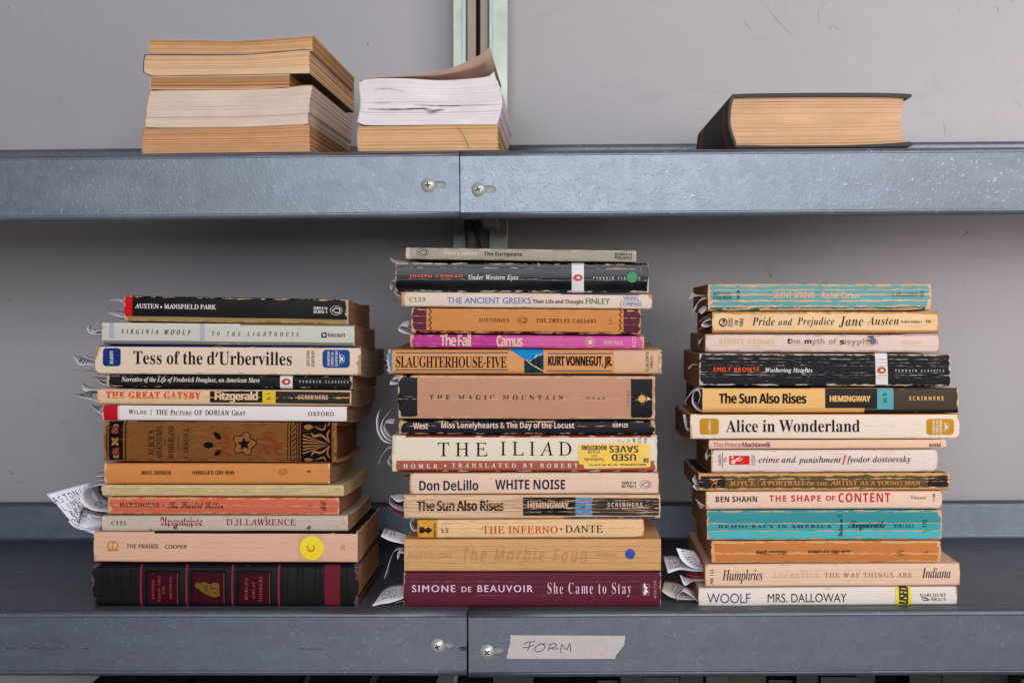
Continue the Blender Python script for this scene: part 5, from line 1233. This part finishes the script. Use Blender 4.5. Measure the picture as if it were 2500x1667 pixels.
b = Book(PB, 1704.6, 2337, 1433, 1431, 1479.4, 1475.5, 'white paperback with a yellow used sticker at the bottom of the right stack', 'white bottom paperback', (222, 208, 198), GR,
         depth=.13, drop=(0, 0), page=(150, 116, 86), worn=(196, 152, 116), edge=.1, end=.15, rough=.33, mott=.05, dirt=.15, creases=[(1457.5, .00003, 1.2)], r=.0017, ribs=.4)
b.poly('used_sticker', [(2185, 1432), (2223, 1431.5), (2226.5, 1475), (2187, 1475.5)], None, .0003, plain('sticker_bright_yellow', (226, 200, 34), .35))
b.texts([(AU, 'WOOLF', 'h', (64, 84, 120), 1726, 1447, 1832, 1471, 0, .95), (TT, 'MRS. DALLOWAY', 'h', (74, 72, 84), 1874, 1447.5, 2067, 1469, 0, .98), (PU, 'USED', 'gbi', None, 2194, 1430.5, 2217, 1474, 90, .85, .03, .0005, plain('sticker_black', (28, 26, 24), .35, bumpk=0)), (PU, 'HARCOURT', 'sb', (68, 58, 54), 2245, 1447, 2309, 1455, 0, 1.1, -.004), (PU, 'BRACE', 'sb', (68, 58, 54), 2273, 1457, 2309, 1465, 0, 1.1, -.004)])
b.polys('emblem', [curl([(2248, 1458), (2258, 1458), (2270, 1464)], 3), curl([(2250, 1462), (2260, 1464), (2269, 1462)], 2.4)], (68, 58, 54))

# ------------------------------------------------------------------ upper shelf: piles showing their page edges
GU = 'books showing page edges on the upper shelf'
TAN, CRE, BRN, PNK = (212, 166, 118), (220, 180, 140), (188, 138, 94), (212, 188, 172)
tail_book(PB, 'tan page-edge paperback topmost of the five-book pile on the upper shelf', 'top', [(366, 98.5), (372, 96.5), (480, 97.5), (580, 99), (690, 92), (764, 86)], [(366, 133), (480, 133), (580, 133), (690, 128), (764, 124.6)], .19, TAN, (180, 164, 160), GU, .0004, .0004, cont=.28)
tail_book(PB, 'cream page-edge paperback second from the top of the five-book pile', 'second', [(355, 134), (366, 133.8), (480, 134), (580, 133.5), (690, 126), (745, 120), (756, 121.5)], [(352, 178), (372, 187), (480, 185.2), (580, 184.5), (690, 182), (756, 181)], .205, CRE, (26, 34, 44), GU, .0006, .0004, cont=.26)
tail_book(PB, 'small brown page-edge paperback in the middle of the five-book pile', 'small', [(371, 188), (480, 186), (580, 185), (707, 181.6)], [(369, 214), (378, 218.5), (480, 218.5), (580, 218), (707, 215.5)], .165, BRN, (206, 184, 160), GU, .0006, .0003, cont=.3)
tail_book(PB, 'thick pale pink page-edge paperback, fourth down the five-book pile', 'thick', [(366, 222.5), (420, 220), (580, 218.5), (690, 214), (745, 208), (760, 208.5)], [(355, 312), (420, 313), (580, 311.5), (690, 307), (752, 304)], .19, PNK, (190, 130, 56), GU, .0008, .0010, cont=.26,
          shape=(lambda v: 5.5 * math.exp(-((v - .35) / .1) ** 2) * .3, lambda v: 2.5 * (v > .28)))
tail_book(PB, 'orange-tan page-edge paperback at the bottom of the five-book pile', 'bottom', [(352, 316), (360, 314.5), (480, 313.5), (580, 312), (690, 307.5), (742, 304.5), (756, 306)], [(349, 374), (356, 376), (480, 374), (580, 373), (757, 371)], .185, (202, 150, 106), (170, 140, 120), GU, .0008, .0004, cont=.36, cracks=.8)
o, P = tail_book(PB, 'thick white page-edge paperback with its cover curling up', 'white', [(879, 200), (890, 194), (930, 190), (1000, 191), (1080, 195), (1160, 190), (1196, 184), (1206, 174)], [(874, 299), (890, 305.5), (950, 306.5), (1080, 305), (1214, 303.6)], .18, (224, 212, 212), (214, 196, 178), GU, .0, -.0022, cont=.34, cracks=.9, nocover_top=True,
          shape=(lambda v: 5.5 * math.sin(math.pi * v * 1.15) * (v < .87), lambda v: 9 * math.sin(math.pi * min(v * 1.1, 1))))
def curled_cover(pts, dep, mat, parent, nm):
    n = 26; vs, fs = [], []
    for lay in (0, .0004):
        for i in range(n + 1):
            p = spl(pts, i / n)
            for yy in (.0016, dep): q = W(p.x, p.y, .002); vs.append((q.x, yy, q.z + lay))
    h = 2 * (n + 1)
    for i in range(n):
        a = 2 * i; fs += [(a, a + 1, a + 3, a + 2), (h + a, h + a + 2, h + a + 3, h + a + 1), (a, a + 2, h + a + 2, h + a), (a + 1, h + a + 1, h + a + 3, a + 3)]
    fs += [(h - 2, h - 1, 2 * h - 1, 2 * h - 2), (0, h, h + 1, 1)]
    mesh_obj(nm, vs, fs, mat, parent, None, True)
curled_cover([(879, 199), (900, 193), (940, 188.5), (1000, 185), (1060, 178), (1110, 165), (1160, 142), (1182, 130), (1190, 122), (1196, 116)], .185, plain('cover_inside', (190, 158, 138), .6, 0, .12, 120), o, 'front_cover')
for pts, w in (([(900, 266), (940, 267), (985, 267), (1030, 265), (1045, 266)], 2.6), ([(1010, 256), (1060, 258), (1120, 258), (1218, 255)], 1.5), ([(910, 219), (930, 217), (960, 218), (990, 226)], .9), ([(910, 250), (935, 251), (955, 249)], .9)):
    v_, f_ = ribbon(pts, w, .0008, 0, int(w * 10)); mesh_obj('page_gap_shade', v_, f_, plain('page_shade_dark', (70, 62, 62), .8), o)  # dark ribbons paint the shade in the gaps between pages
v_, f_ = [], []
rs = random.Random(4)
for i in range(16):
    x_, y_ = 1056 + rs.gauss(0, 12), 272 + rs.gauss(0, 3.5)
    a_, g_ = ribbon([(x_ - 9, y_ + 1.5), (x_, y_), (x_ + 9, y_ - 1.8)], rs.uniform(.6, 1.3), .0006, 0, i); q_ = len(v_); v_ += a_; f_ += [tuple(k_ + q_ for k_ in t_) for t_ in g_]
mesh_obj('smudge', v_, f_, plain('smudge_grey', (120, 112, 114), .8), o)
o, P = tail_book(PB, 'tan page-edge paperback with a pen stroke, under the thick white one', 'tan', [(876, 311.5), (884, 309.5), (1000, 308), (1100, 306), (1216, 304)], [(876, 370), (1000, 369), (1217, 366.8)], .18, (214, 170, 122), (208, 168, 124), GU, .0006, .0004, cont=.26)
v_, f_ = ribbon([(1112, 308), (1124, 320), (1134, 336), (1141, 352), (1145, 364)], 1.6, .0009, 0, 3); mesh_obj('pen_stroke', v_, f_, plain('pen_grey', (96, 82, 74), .7), o)

# the fat hardback
hb = root(HB, (W(2000, 0, .002).x, .002, W(0, 361, .002).z), 'fat dark cloth hardback with red spine stripes, alone on the upper right shelf', 'book')
cl = plain('dark_cloth', (62, 60, 60), .85, 0, .5, 1500, .5)
top = [(1792, 238), (1850, 238), (2000, 237), (2150, 237), (2207, 239)]; bot = [(1796, 357), (1900, 356.5), (2100, 354), (2212, 349)]
y0 = .0045; dep = .214
def ppt(s_, v, yy, j=0):
    L_ = 1783 + 2 * math.sin(math.pi * v) * -1 + (1 - v) * 10 * max(0, .3 - v) * 3; R_ = 2208 - 8 * math.sin(math.pi * v) ** .7
    px = L_ + (R_ - L_) * s_
    zt, zb = W(0, lerp_y(top, 1792 + (2207 - 1792) * s_), y0).z, W(0, lerp_y(bot, 1796 + (2212 - 1796) * s_), y0).z
    return Vector((W(px, 0, y0).x, yy, zb + (zt - zb) * v))
vs, uv, fs = [], [], []; M, N = 34, 24; rr = random.Random(3); jy = [rr.gauss(0, .0004) for _ in range(M + 1)]; jx_ = [rr.gauss(0, .0005) for _ in range(M + 1)]
def grid(fn, fu, n, m):
    q = len(vs)
    for j in range(m + 1):
        for i in range(n + 1): vs.append(fn(i / n, j / m, j)); uv.append(fu(i / n, j / m))
    for j in range(m):
        for i in range(n): fs.append((q + j * (n + 1) + i, q + j * (n + 1) + i + 1, q + (j + 1) * (n + 1) + i + 1, q + (j + 1) * (n + 1) + i))
grid(lambda a, c, j: ppt(a, c, y0 + jy[j]) + Vector((jx_[j] * (a == 1), 0, 0)), lambda a, c: (a * .137, c * .039), N, M)
grid(lambda a, c, j: ppt(1, c, y0 + jy[j] + dep * a) + Vector((jx_[j], 0, 0)), lambda a, c: (a * dep, c * .039), 4, M)
grid(lambda a, c, j: ppt(a, 1, y0 + dep * c), lambda a, c: (a * .137, c * dep), N, 1)
grid(lambda a, c, j: ppt(a, 0, y0 + dep * c), lambda a, c: (a * .137, c * dep), N, 1)
mesh_obj('page_block', vs, fs, page_mat((204, 162, 124), .42, .9), hb, uv)
def board(nm, upper, lower):
    n = 26; vs, fs = [], []; prof = []
    for i in range(n + 1):
        p = spl(upper, i / n); prof.append((p.x, p.y))
    for i in range(n + 1):
        p = spl(lower, 1 - i / n); prof.append((p.x, p.y))
    m = len(prof)
    ys = [.0022, .0008, .0022 + .0, .222, .2235]
    for sc_, yy in ((.0, .0022), (0, .0022), (0, .222)):
        for (a, c) in prof: q = W(a, c, .002); vs.append((q.x, yy, q.z))
    for i in range(m): k_ = (i + 1) % m; fs.append((m + i, m + k_, 2 * m + k_, 2 * m + i))
    for i in range(n): fs.append((m + i, m + m - 1 - i, m + m - 2 - i, m + i + 1)); fs.append((2 * m + i, 2 * m + i + 1, 2 * m + m - 2 - i, 2 * m + m - 1 - i))
    o = mesh_obj(nm, vs, fs, cl, hb)
    bv = o.modifiers.new('bevel', 'BEVEL'); bv.width = .0007; bv.segments = 2; bv.limit_method = 'ANGLE'; bv.angle_limit = math.radians(50)
board('front_board', [(1788, 230), (1796, 232), (1804, 229.5), (1900, 227.5), (2050, 226.5), (2150, 227), (2205, 228.5), (2226, 230)], [(1786, 240), (1800, 239), (1900, 237.5), (2050, 236.8), (2150, 237.2), (2200, 239), (2218, 241), (2227, 236)])
board('back_board', [(1797, 357), (1810, 354.5), (1900, 355.5), (2050, 354.5), (2150, 351), (2205, 347.5), (2222, 346), (2229, 350)], [(1796, 361.2), (1810, 361.3), (1900, 361), (2050, 360), (2150, 359), (2205, 358.3), (2222, 358), (2229, 355)])
# spine: a curved cloth strip from board to board, running back along the shelf
sp_o = [(1790, 229.5), (1782, 240), (1778, 265), (1776, 295), (1780, 320), (1788, 343), (1794, 361)]
sp_i = [(1796, 232), (1789, 245), (1785, 265), (1783, 295), (1787, 320), (1795, 343), (1799, 360)]
n = 24; vs, fs, uv = [], [], []
yl = [.001, .002, .03, .06, .1, .15, .19, .2215, .2225]
for yy in yl:
    for pl in (sp_o, sp_i):
        for i in range(n + 1):
            p = spl(pl, i / n); q = W(p.x, p.y, .002); vs.append((q.x, yy, q.z)); uv.append((yy, i / n * .04))
m = 2 * (n + 1)
for a in range(len(yl) - 1):
    for i in range(n):
        fs.append((a * m + i, a * m + i + 1, (a + 1) * m + i + 1, (a + 1) * m + i)); fs.append((a * m + n + 1 + i, (a + 1) * m + n + 1 + i, (a + 1) * m + n + 2 + i, a * m + n + 2 + i))
for i in range(n): fs.append((i, n + 1 + i, n + 2 + i, i + 1)); e = (len(yl) - 1) * m; fs.append((e + i, e + i + 1, e + n + 2 + i, e + n + 1 + i))
mesh_obj('spine', vs, fs, cover_mat('spine_cloth', (78, 75, 73), 10, 10, 3, rects=[(.022, .036, None, None, (150, 78, 62)), (.17, .198, None, None, (150, 82, 66))], edge=0, end=0, rough=.8, mott=.25, dirt=0, weave=.4), hb, uv, True)

# ------------------------------------------------------------------ paper slips sticking out of the books
GS = 'paper slips between the pages'
brn = plain('brown_paper', (150, 112, 80), .8); red = plain('red_card', (176, 26, 40), .5); gryp = plain('photocopy', (128, 118, 112), .8, 0, .9, 1300); ylw = plain('tan_sliver', (170, 128, 84), .8)
warm = plain('warm_note_paper', (206, 190, 186), .78, 0, .06, 700); grn = plain('green_slip', (150, 150, 118), .8)
def slip(lb, f, k_=None, d0=.006, d1=.022, mat=None, wr=None, nm='paper_slip'):
    if k_ is None and d1 <= .03:                  # a strip seen a little from above: its far edge stands off the near one
        rr_ = random.Random(len(lb)); ax, ay = rr_.uniform(6, 12), rr_.uniform(-17, -10)
        n_ = len(f) - 1
        k_ = [(p[0] + ax * (i / n_) ** .6, p[1] + ay * (.25 + .75 * (i / n_) ** .6)) for i, p in enumerate(f)]
    return sheet(nm, lb, f, k_, d0, d1, mat, GS, wr)
slip('upper pointed slip leaving the black paperback with red left end', [(308, 744), (290, 734), (267, 732.5)], [(308, 731), (288, 729), (266, 731.5)])
slip('lower creased slip leaving the black paperback with red left end', [(307, 777), (285, 771), (262, 763)], [(307, 762), (283, 760), (263, 761)])
slip('dark slip lowest at the black paperback with red left end', [(307, 783), (295, 780), (282, 777)], [(307, 778), (295, 777), (281, 776)], mat=warm)
slip('slip bent upward at the pale ridged paperback', [(256, 816), (235, 816), (219, 813), (213, 803), (217, 795)], None, .005, .02)
slip('folded slip with a curled loop at the pale ridged paperback', [(256, 803), (240, 808), (227, 812), (224, 806), (232, 796), (239, 788)], None, .004, .014)
slip('small brown slip under the loops of the pale ridged paperback', [(254, 816), (248, 819), (244, 823)], [(254, 810), (250, 814), (246, 822)], mat=brn)
slip('tiny curled slip leaving the cream paperback with two navy squares', [(238, 876), (215, 874), (203, 863)], [(238, 873), (218, 871), (204, 862)])
slip('broad written slip leaving the cream paperback with two navy squares', [(240, 892), (212, 890), (194, 890), (178, 869)], [(240, 885), (222, 880), (202, 874), (180, 866)], wr=[('VAN', .35, .75, .05, .8)])
slip('flat grey slip between the cream and thin black paperbacks of the left stack', [(266, 918), (230, 909), (181, 906)], [(266, 913), (232, 906), (180, 904)], mat=warm)
slip('upper slip leaving the thin black paperback with white band', [(268, 930), (246, 928), (224, 920)], [(268, 921), (246, 922), (224, 919)], mat=warm)
slip('middle slip leaving the thin black paperback with white band', [(268, 942), (250, 937), (234, 923)], [(268, 934), (250, 930), (235, 921)])
slip('slip with upturned tip above the cream paperback with red slab lettering', [(264, 948), (226, 952), (206, 953), (200, 937)], [(264, 944), (236, 947), (216, 943), (201, 935)], d1=.02)
slip('grey written slip leaving the cream paperback with red slab lettering', [(242, 982), (222, 976), (204, 971), (178, 964)], [(242, 956), (220, 955), (204, 960), (180, 963)], mat=warm, wr=[('MAR', .25, .8, .2, .7)])
slip('torn narrow slip leaving the white paperback with red left end', [(258, 1020), (240, 1006), (232, 999), (221, 985)], [(258, 990), (244, 991), (231, 990), (222, 984)], wr=[('AS', .3, .6, .2, .8)])
slip('upper small slip leaving the smooth orange paperback', [(262, 1161), (245, 1163), (232, 1160)], [(262, 1151), (247, 1153), (234, 1158)])
slip('lower small slip leaving the smooth orange paperback', [(262, 1173), (248, 1173), (238, 1171)], [(262, 1161), (248, 1164), (240, 1169)], mat=warm)
slip('large white note with handwriting behind the coral paperback', [(240, 1306), (200, 1291), (170, 1268), (144, 1238), (113, 1206)], [(262, 1258), (250, 1236), (240, 1216), (231, 1198), (220, 1177)], .012, .032, None,
     [('ASTONISH', .80, .92, .0, 1.0, 1), ('LINES', .66, .76, .06, .62, 1), ('BRACKE', .50, .62, .12, .85, 1), ('V CAN', .36, .48, .05, .8, 1)], 'paper_note')
slip('white sheet looped over in front of the large note', [(266, 1249), (226, 1245), (200, 1228), (195, 1210), (206, 1194), (230, 1186), (258, 1183)], None, .006, .05, wr=[('BOO', .05, .25, .3, .6)])
slip('grey photocopied sheet folded beside the stained grey paperback', [(256, 1257), (222, 1249), (203, 1247), (196, 1250), (191, 1284)], None, .006, .03, mat=gryp)
slip('white sheet curving out under the large note', [(256, 1281), (236, 1287), (206, 1293), (182, 1286), (166, 1272)], None, .006, .04)
slip('inner folded strip beside the stained grey paperback', [(256, 1262), (236, 1262), (214, 1256), (221, 1266), (218, 1270)], None, .008, .02)
slip('dog-eared brown flap at the thin grey paperback', [(996, 606), (986, 609), (978, 613)], [(996, 610), (988, 612), (980, 614)], .003, .008, brn)
slip('torn flap between the thin grey and glossy black paperbacks', [(1000, 641), (970, 640), (960, 640), (952, 630)], [(1010, 637), (980, 634), (966, 632), (954, 629)], mat=warm)
slip('thin straw-coloured sliver at the glossy black paperback', [(972, 653), (958, 657), (949, 659)], [(972, 651), (958, 655), (949, 658)], .004, .008, ylw)
slip('hooked slip hanging from the glossy black paperback', [(972, 684), (958, 688), (952, 698), (955, 709)], None, .004, .012, warm)
slip('grey curl between the glossy black and ivory paperbacks', [(988, 726), (974, 723), (966, 718), (962, 712)], None, .004, .018)
slip('pointed brown sliver under the grey curl', [(984, 726), (972, 726), (968, 741)], [(984, 723), (969, 724), (968, 738)], .003, .006, ylw)
slip('white hook-shaped curl above the magenta paperback', [(1010, 817), (988, 814), (974, 807), (975, 798), (986, 795), (995, 798)], None, .006, .018)
slip('thin red sliver at the magenta paperback', [(1006, 829), (990, 829), (981, 828)], [(1006, 827), (990, 828), (981, 827)], .004, .008, red)
slip('folded white scrap at the thick tan paperback with black ends', [(978, 936), (962, 938), (952, 937), (958, 927), (972, 924)], None, .004, .012)
slip('small black crumpled scrap left of the torn orange dust-jacketed book', [(950, 878), (938, 880), (928, 876)], [(950, 882), (938, 888), (930, 880)], .006, .012, plain('dark_scrap', (60, 58, 58), .4))
slip('longest of the three nested white curls at the cream and rust paperback', [(962, 1084), (936, 1077), (921, 1052), (919, 1022), (924, 1006)], None, .005, .022)
slip('middle of the three nested white curls at the cream and rust paperback', [(962, 1079), (942, 1070), (929, 1048), (934, 1026), (947, 1010)], None, .008, .026)
slip('innermost of the three nested white curls at the cream and rust paperback', [(962, 1072), (948, 1064), (937, 1046), (942, 1032), (960, 1034)], None, .010, .026)
slip('drooping grey slip below the nested curls', [(960, 1092), (946, 1096), (930, 1116), (923, 1135)], None, .004, .022, warm)
slip('tiny thin curl below the drooping grey slip', [(958, 1139), (950, 1134), (946, 1125), (954, 1118)], None, .004, .009, warm)
slip('brown page flap at the cream paperback with bold navy lettering', [(1006, 1167), (988, 1167), (980, 1164)], [(1006, 1156), (994, 1159), (985, 1162)], .004, .02, brn)
slip('flat white fold jutting out above the cracked cream paperback', [(1004, 1213), (985, 1221), (970, 1224), (954, 1210)], [(1004, 1204), (980, 1203), (966, 1204), (956, 1208)], .003, .024)
slip('white fold bent down beside the cracked cream paperback', [(954, 1209), (951, 1222), (952, 1230), (968, 1241), (992, 1247)], None, .005, .022, warm)
slip('red card edge at the cracked cream paperback', [(992, 1258), (966, 1251), (951, 1237)], [(992, 1252), (968, 1246), (952, 1234)], .004, .02, red)
slip('curled white strip at the short cream paperback', [(1024, 1293), (1010, 1296), (1002, 1284), (1002, 1272), (1010, 1268)], None, .005, .018)
slip('written note jutting from the thick tan paperback with blue dot', [(996, 1329), (962, 1322), (944, 1316), (930, 1308)], [(996, 1303), (968, 1293), (952, 1289), (940, 1287)], .010, .03, None, [('PRIME', .35, .95, .35, .85)], 'paper_note')
slip('long drooping strip below the note at the thick tan paperback', [(994, 1339), (966, 1343), (952, 1366), (944, 1392), (938, 1412)], None, .006, .026, warm)
slip('short forked scrap under the drooping strip', [(994, 1352), (974, 1349), (970, 1354), (971, 1366)], None, .006, .012)
slip('written note lying on the shelf by the maroon bottom paperback', [(992, 1457), (955, 1470), (930, 1474), (906, 1480)], [(992, 1424), (966, 1426), (950, 1430), (938, 1437)], .002, .028, None, [('CONCEPT', .25, .9, .3, .75)], 'paper_note')
slip('thin white strip under the note by the maroon bottom paperback', [(992, 1466), (978, 1468), (964, 1471)], [(992, 1462), (978, 1465), (965, 1469)], .006, .02)
slip('white slip with a raised corner at the worn teal paperback', [(1736, 721), (1712, 722), (1694, 724), (1681, 731)], [(1736, 718), (1708, 719), (1698, 717), (1690, 712)], .01, .03)
slip('double bent slip drooping from the worn teal paperback', [(1734, 727), (1714, 732), (1699, 745), (1691, 766)], None, .008, .022)
slip('short broad slip drooping from the worn teal paperback', [(1730, 746), (1722, 758), (1712, 767)], [(1730, 743), (1712, 749), (1703, 759)], .006, .02)
slip('thin greenish slip edge at the yellowed paperback', [(1742, 763), (1722, 775), (1706, 787)], [(1742, 761), (1722, 773), (1706, 785)], .004, .02, grn)
slip('folded red and white slip at the yellowed paperback', [(1744, 785), (1728, 797), (1718, 800), (1703, 809)], [(1744, 780), (1724, 788), (1714, 793), (1706, 803)], .008, .03, red)
slip('white fold lying on the red slip at the yellowed paperback', [(1744, 782), (1732, 796), (1720, 798), (1712, 793), (1724, 784), (1742, 780)], None, .006, .02)
slip('narrow bent slip at the pinkish paperback', [(1726, 823), (1714, 827), (1706, 842)], [(1726, 822), (1708, 829), (1703, 836)], .008, .024)
slip('narrow folded slip at the black paperback streaked with white cracks', [(1714, 893), (1694, 890), (1681, 901)], [(1714, 890), (1692, 888), (1678, 898)], .010, .024)
slip('large outer curl at the yellow paperback with black and teal blocks', [(1722, 953), (1706, 949), (1690, 958), (1678, 971), (1671, 984)], None, .006, .016)
slip('rolled inner sheet at the yellow paperback with black and teal blocks', [(1722, 1004), (1704, 1001), (1690, 984), (1692, 962), (1702, 952), (1709, 966), (1704, 986)], None, .004, .024)
slip('torn white scrap on the side of the cream paperback with two gold squares', [(1692, 1047), (1678, 1050), (1672, 1036), (1668, 1011)], [(1692, 1041), (1680, 1044), (1678, 1028), (1674, 1012)], .01, .014)
slip('small twisted curl at the pale pink paperback', [(1740, 1111), (1730, 1114), (1725, 1122), (1722, 1110), (1727, 1098)], None, .004, .010, warm)
slip('upper small curl at the flaking olive paperback', [(1712, 1183), (1698, 1181), (1690, 1170)], None, .004, .014)
slip('lower small curl at the flaking olive paperback', [(1712, 1197), (1700, 1195), (1691, 1187)], None, .004, .014)
slip('white petal-shaped slip at the cream paperback with red block capitals', [(1730, 1236), (1712, 1229), (1698, 1217)], [(1730, 1236), (1710, 1241), (1701, 1224)], .006, .02)
slip('left note with faint writing leaving the peach paperback', [(1730, 1394), (1690, 1393), (1660, 1390), (1631, 1399)], [(1730, 1378), (1692, 1370), (1655, 1357), (1619, 1357)], .014, .036, None, [('CONCEPTS', .50, .92, .2, .85)], 'paper_note')
slip('right note with bold writing leaving the peach paperback', [(1730, 1390), (1690, 1385), (1664, 1366), (1651, 1337)], [(1730, 1386), (1716, 1374), (1706, 1358), (1697, 1345)], .010, .026, None, [('FAVORIS', .30, .95, .25, .75)], 'paper_note')
slip('twisted white slip low in the peach paperback', [(1730, 1417), (1692, 1418), (1672, 1428), (1660, 1403)], [(1730, 1408), (1702, 1409), (1680, 1408), (1664, 1404)], .008, .024)
slip('red card edge between the notes of the peach paperback', [(1730, 1406), (1700, 1407), (1676, 1402)], [(1730, 1402), (1692, 1398), (1676, 1399)], .008, .022, red)
slip('arched strip leaving the white bottom paperback', [(1710, 1474), (1690, 1456), (1668, 1443), (1656, 1452), (1654, 1466)], None, .003, .02)
slip('shadowed written note lying on the shelf by the white bottom paperback', [(1710, 1464), (1662, 1463), (1636, 1456), (1616, 1443)], [(1710, 1448), (1682, 1432), (1652, 1420), (1622, 1417)], .012, .034, warm, [('LAST', .3, .75, .35, .7)], 'paper_note')
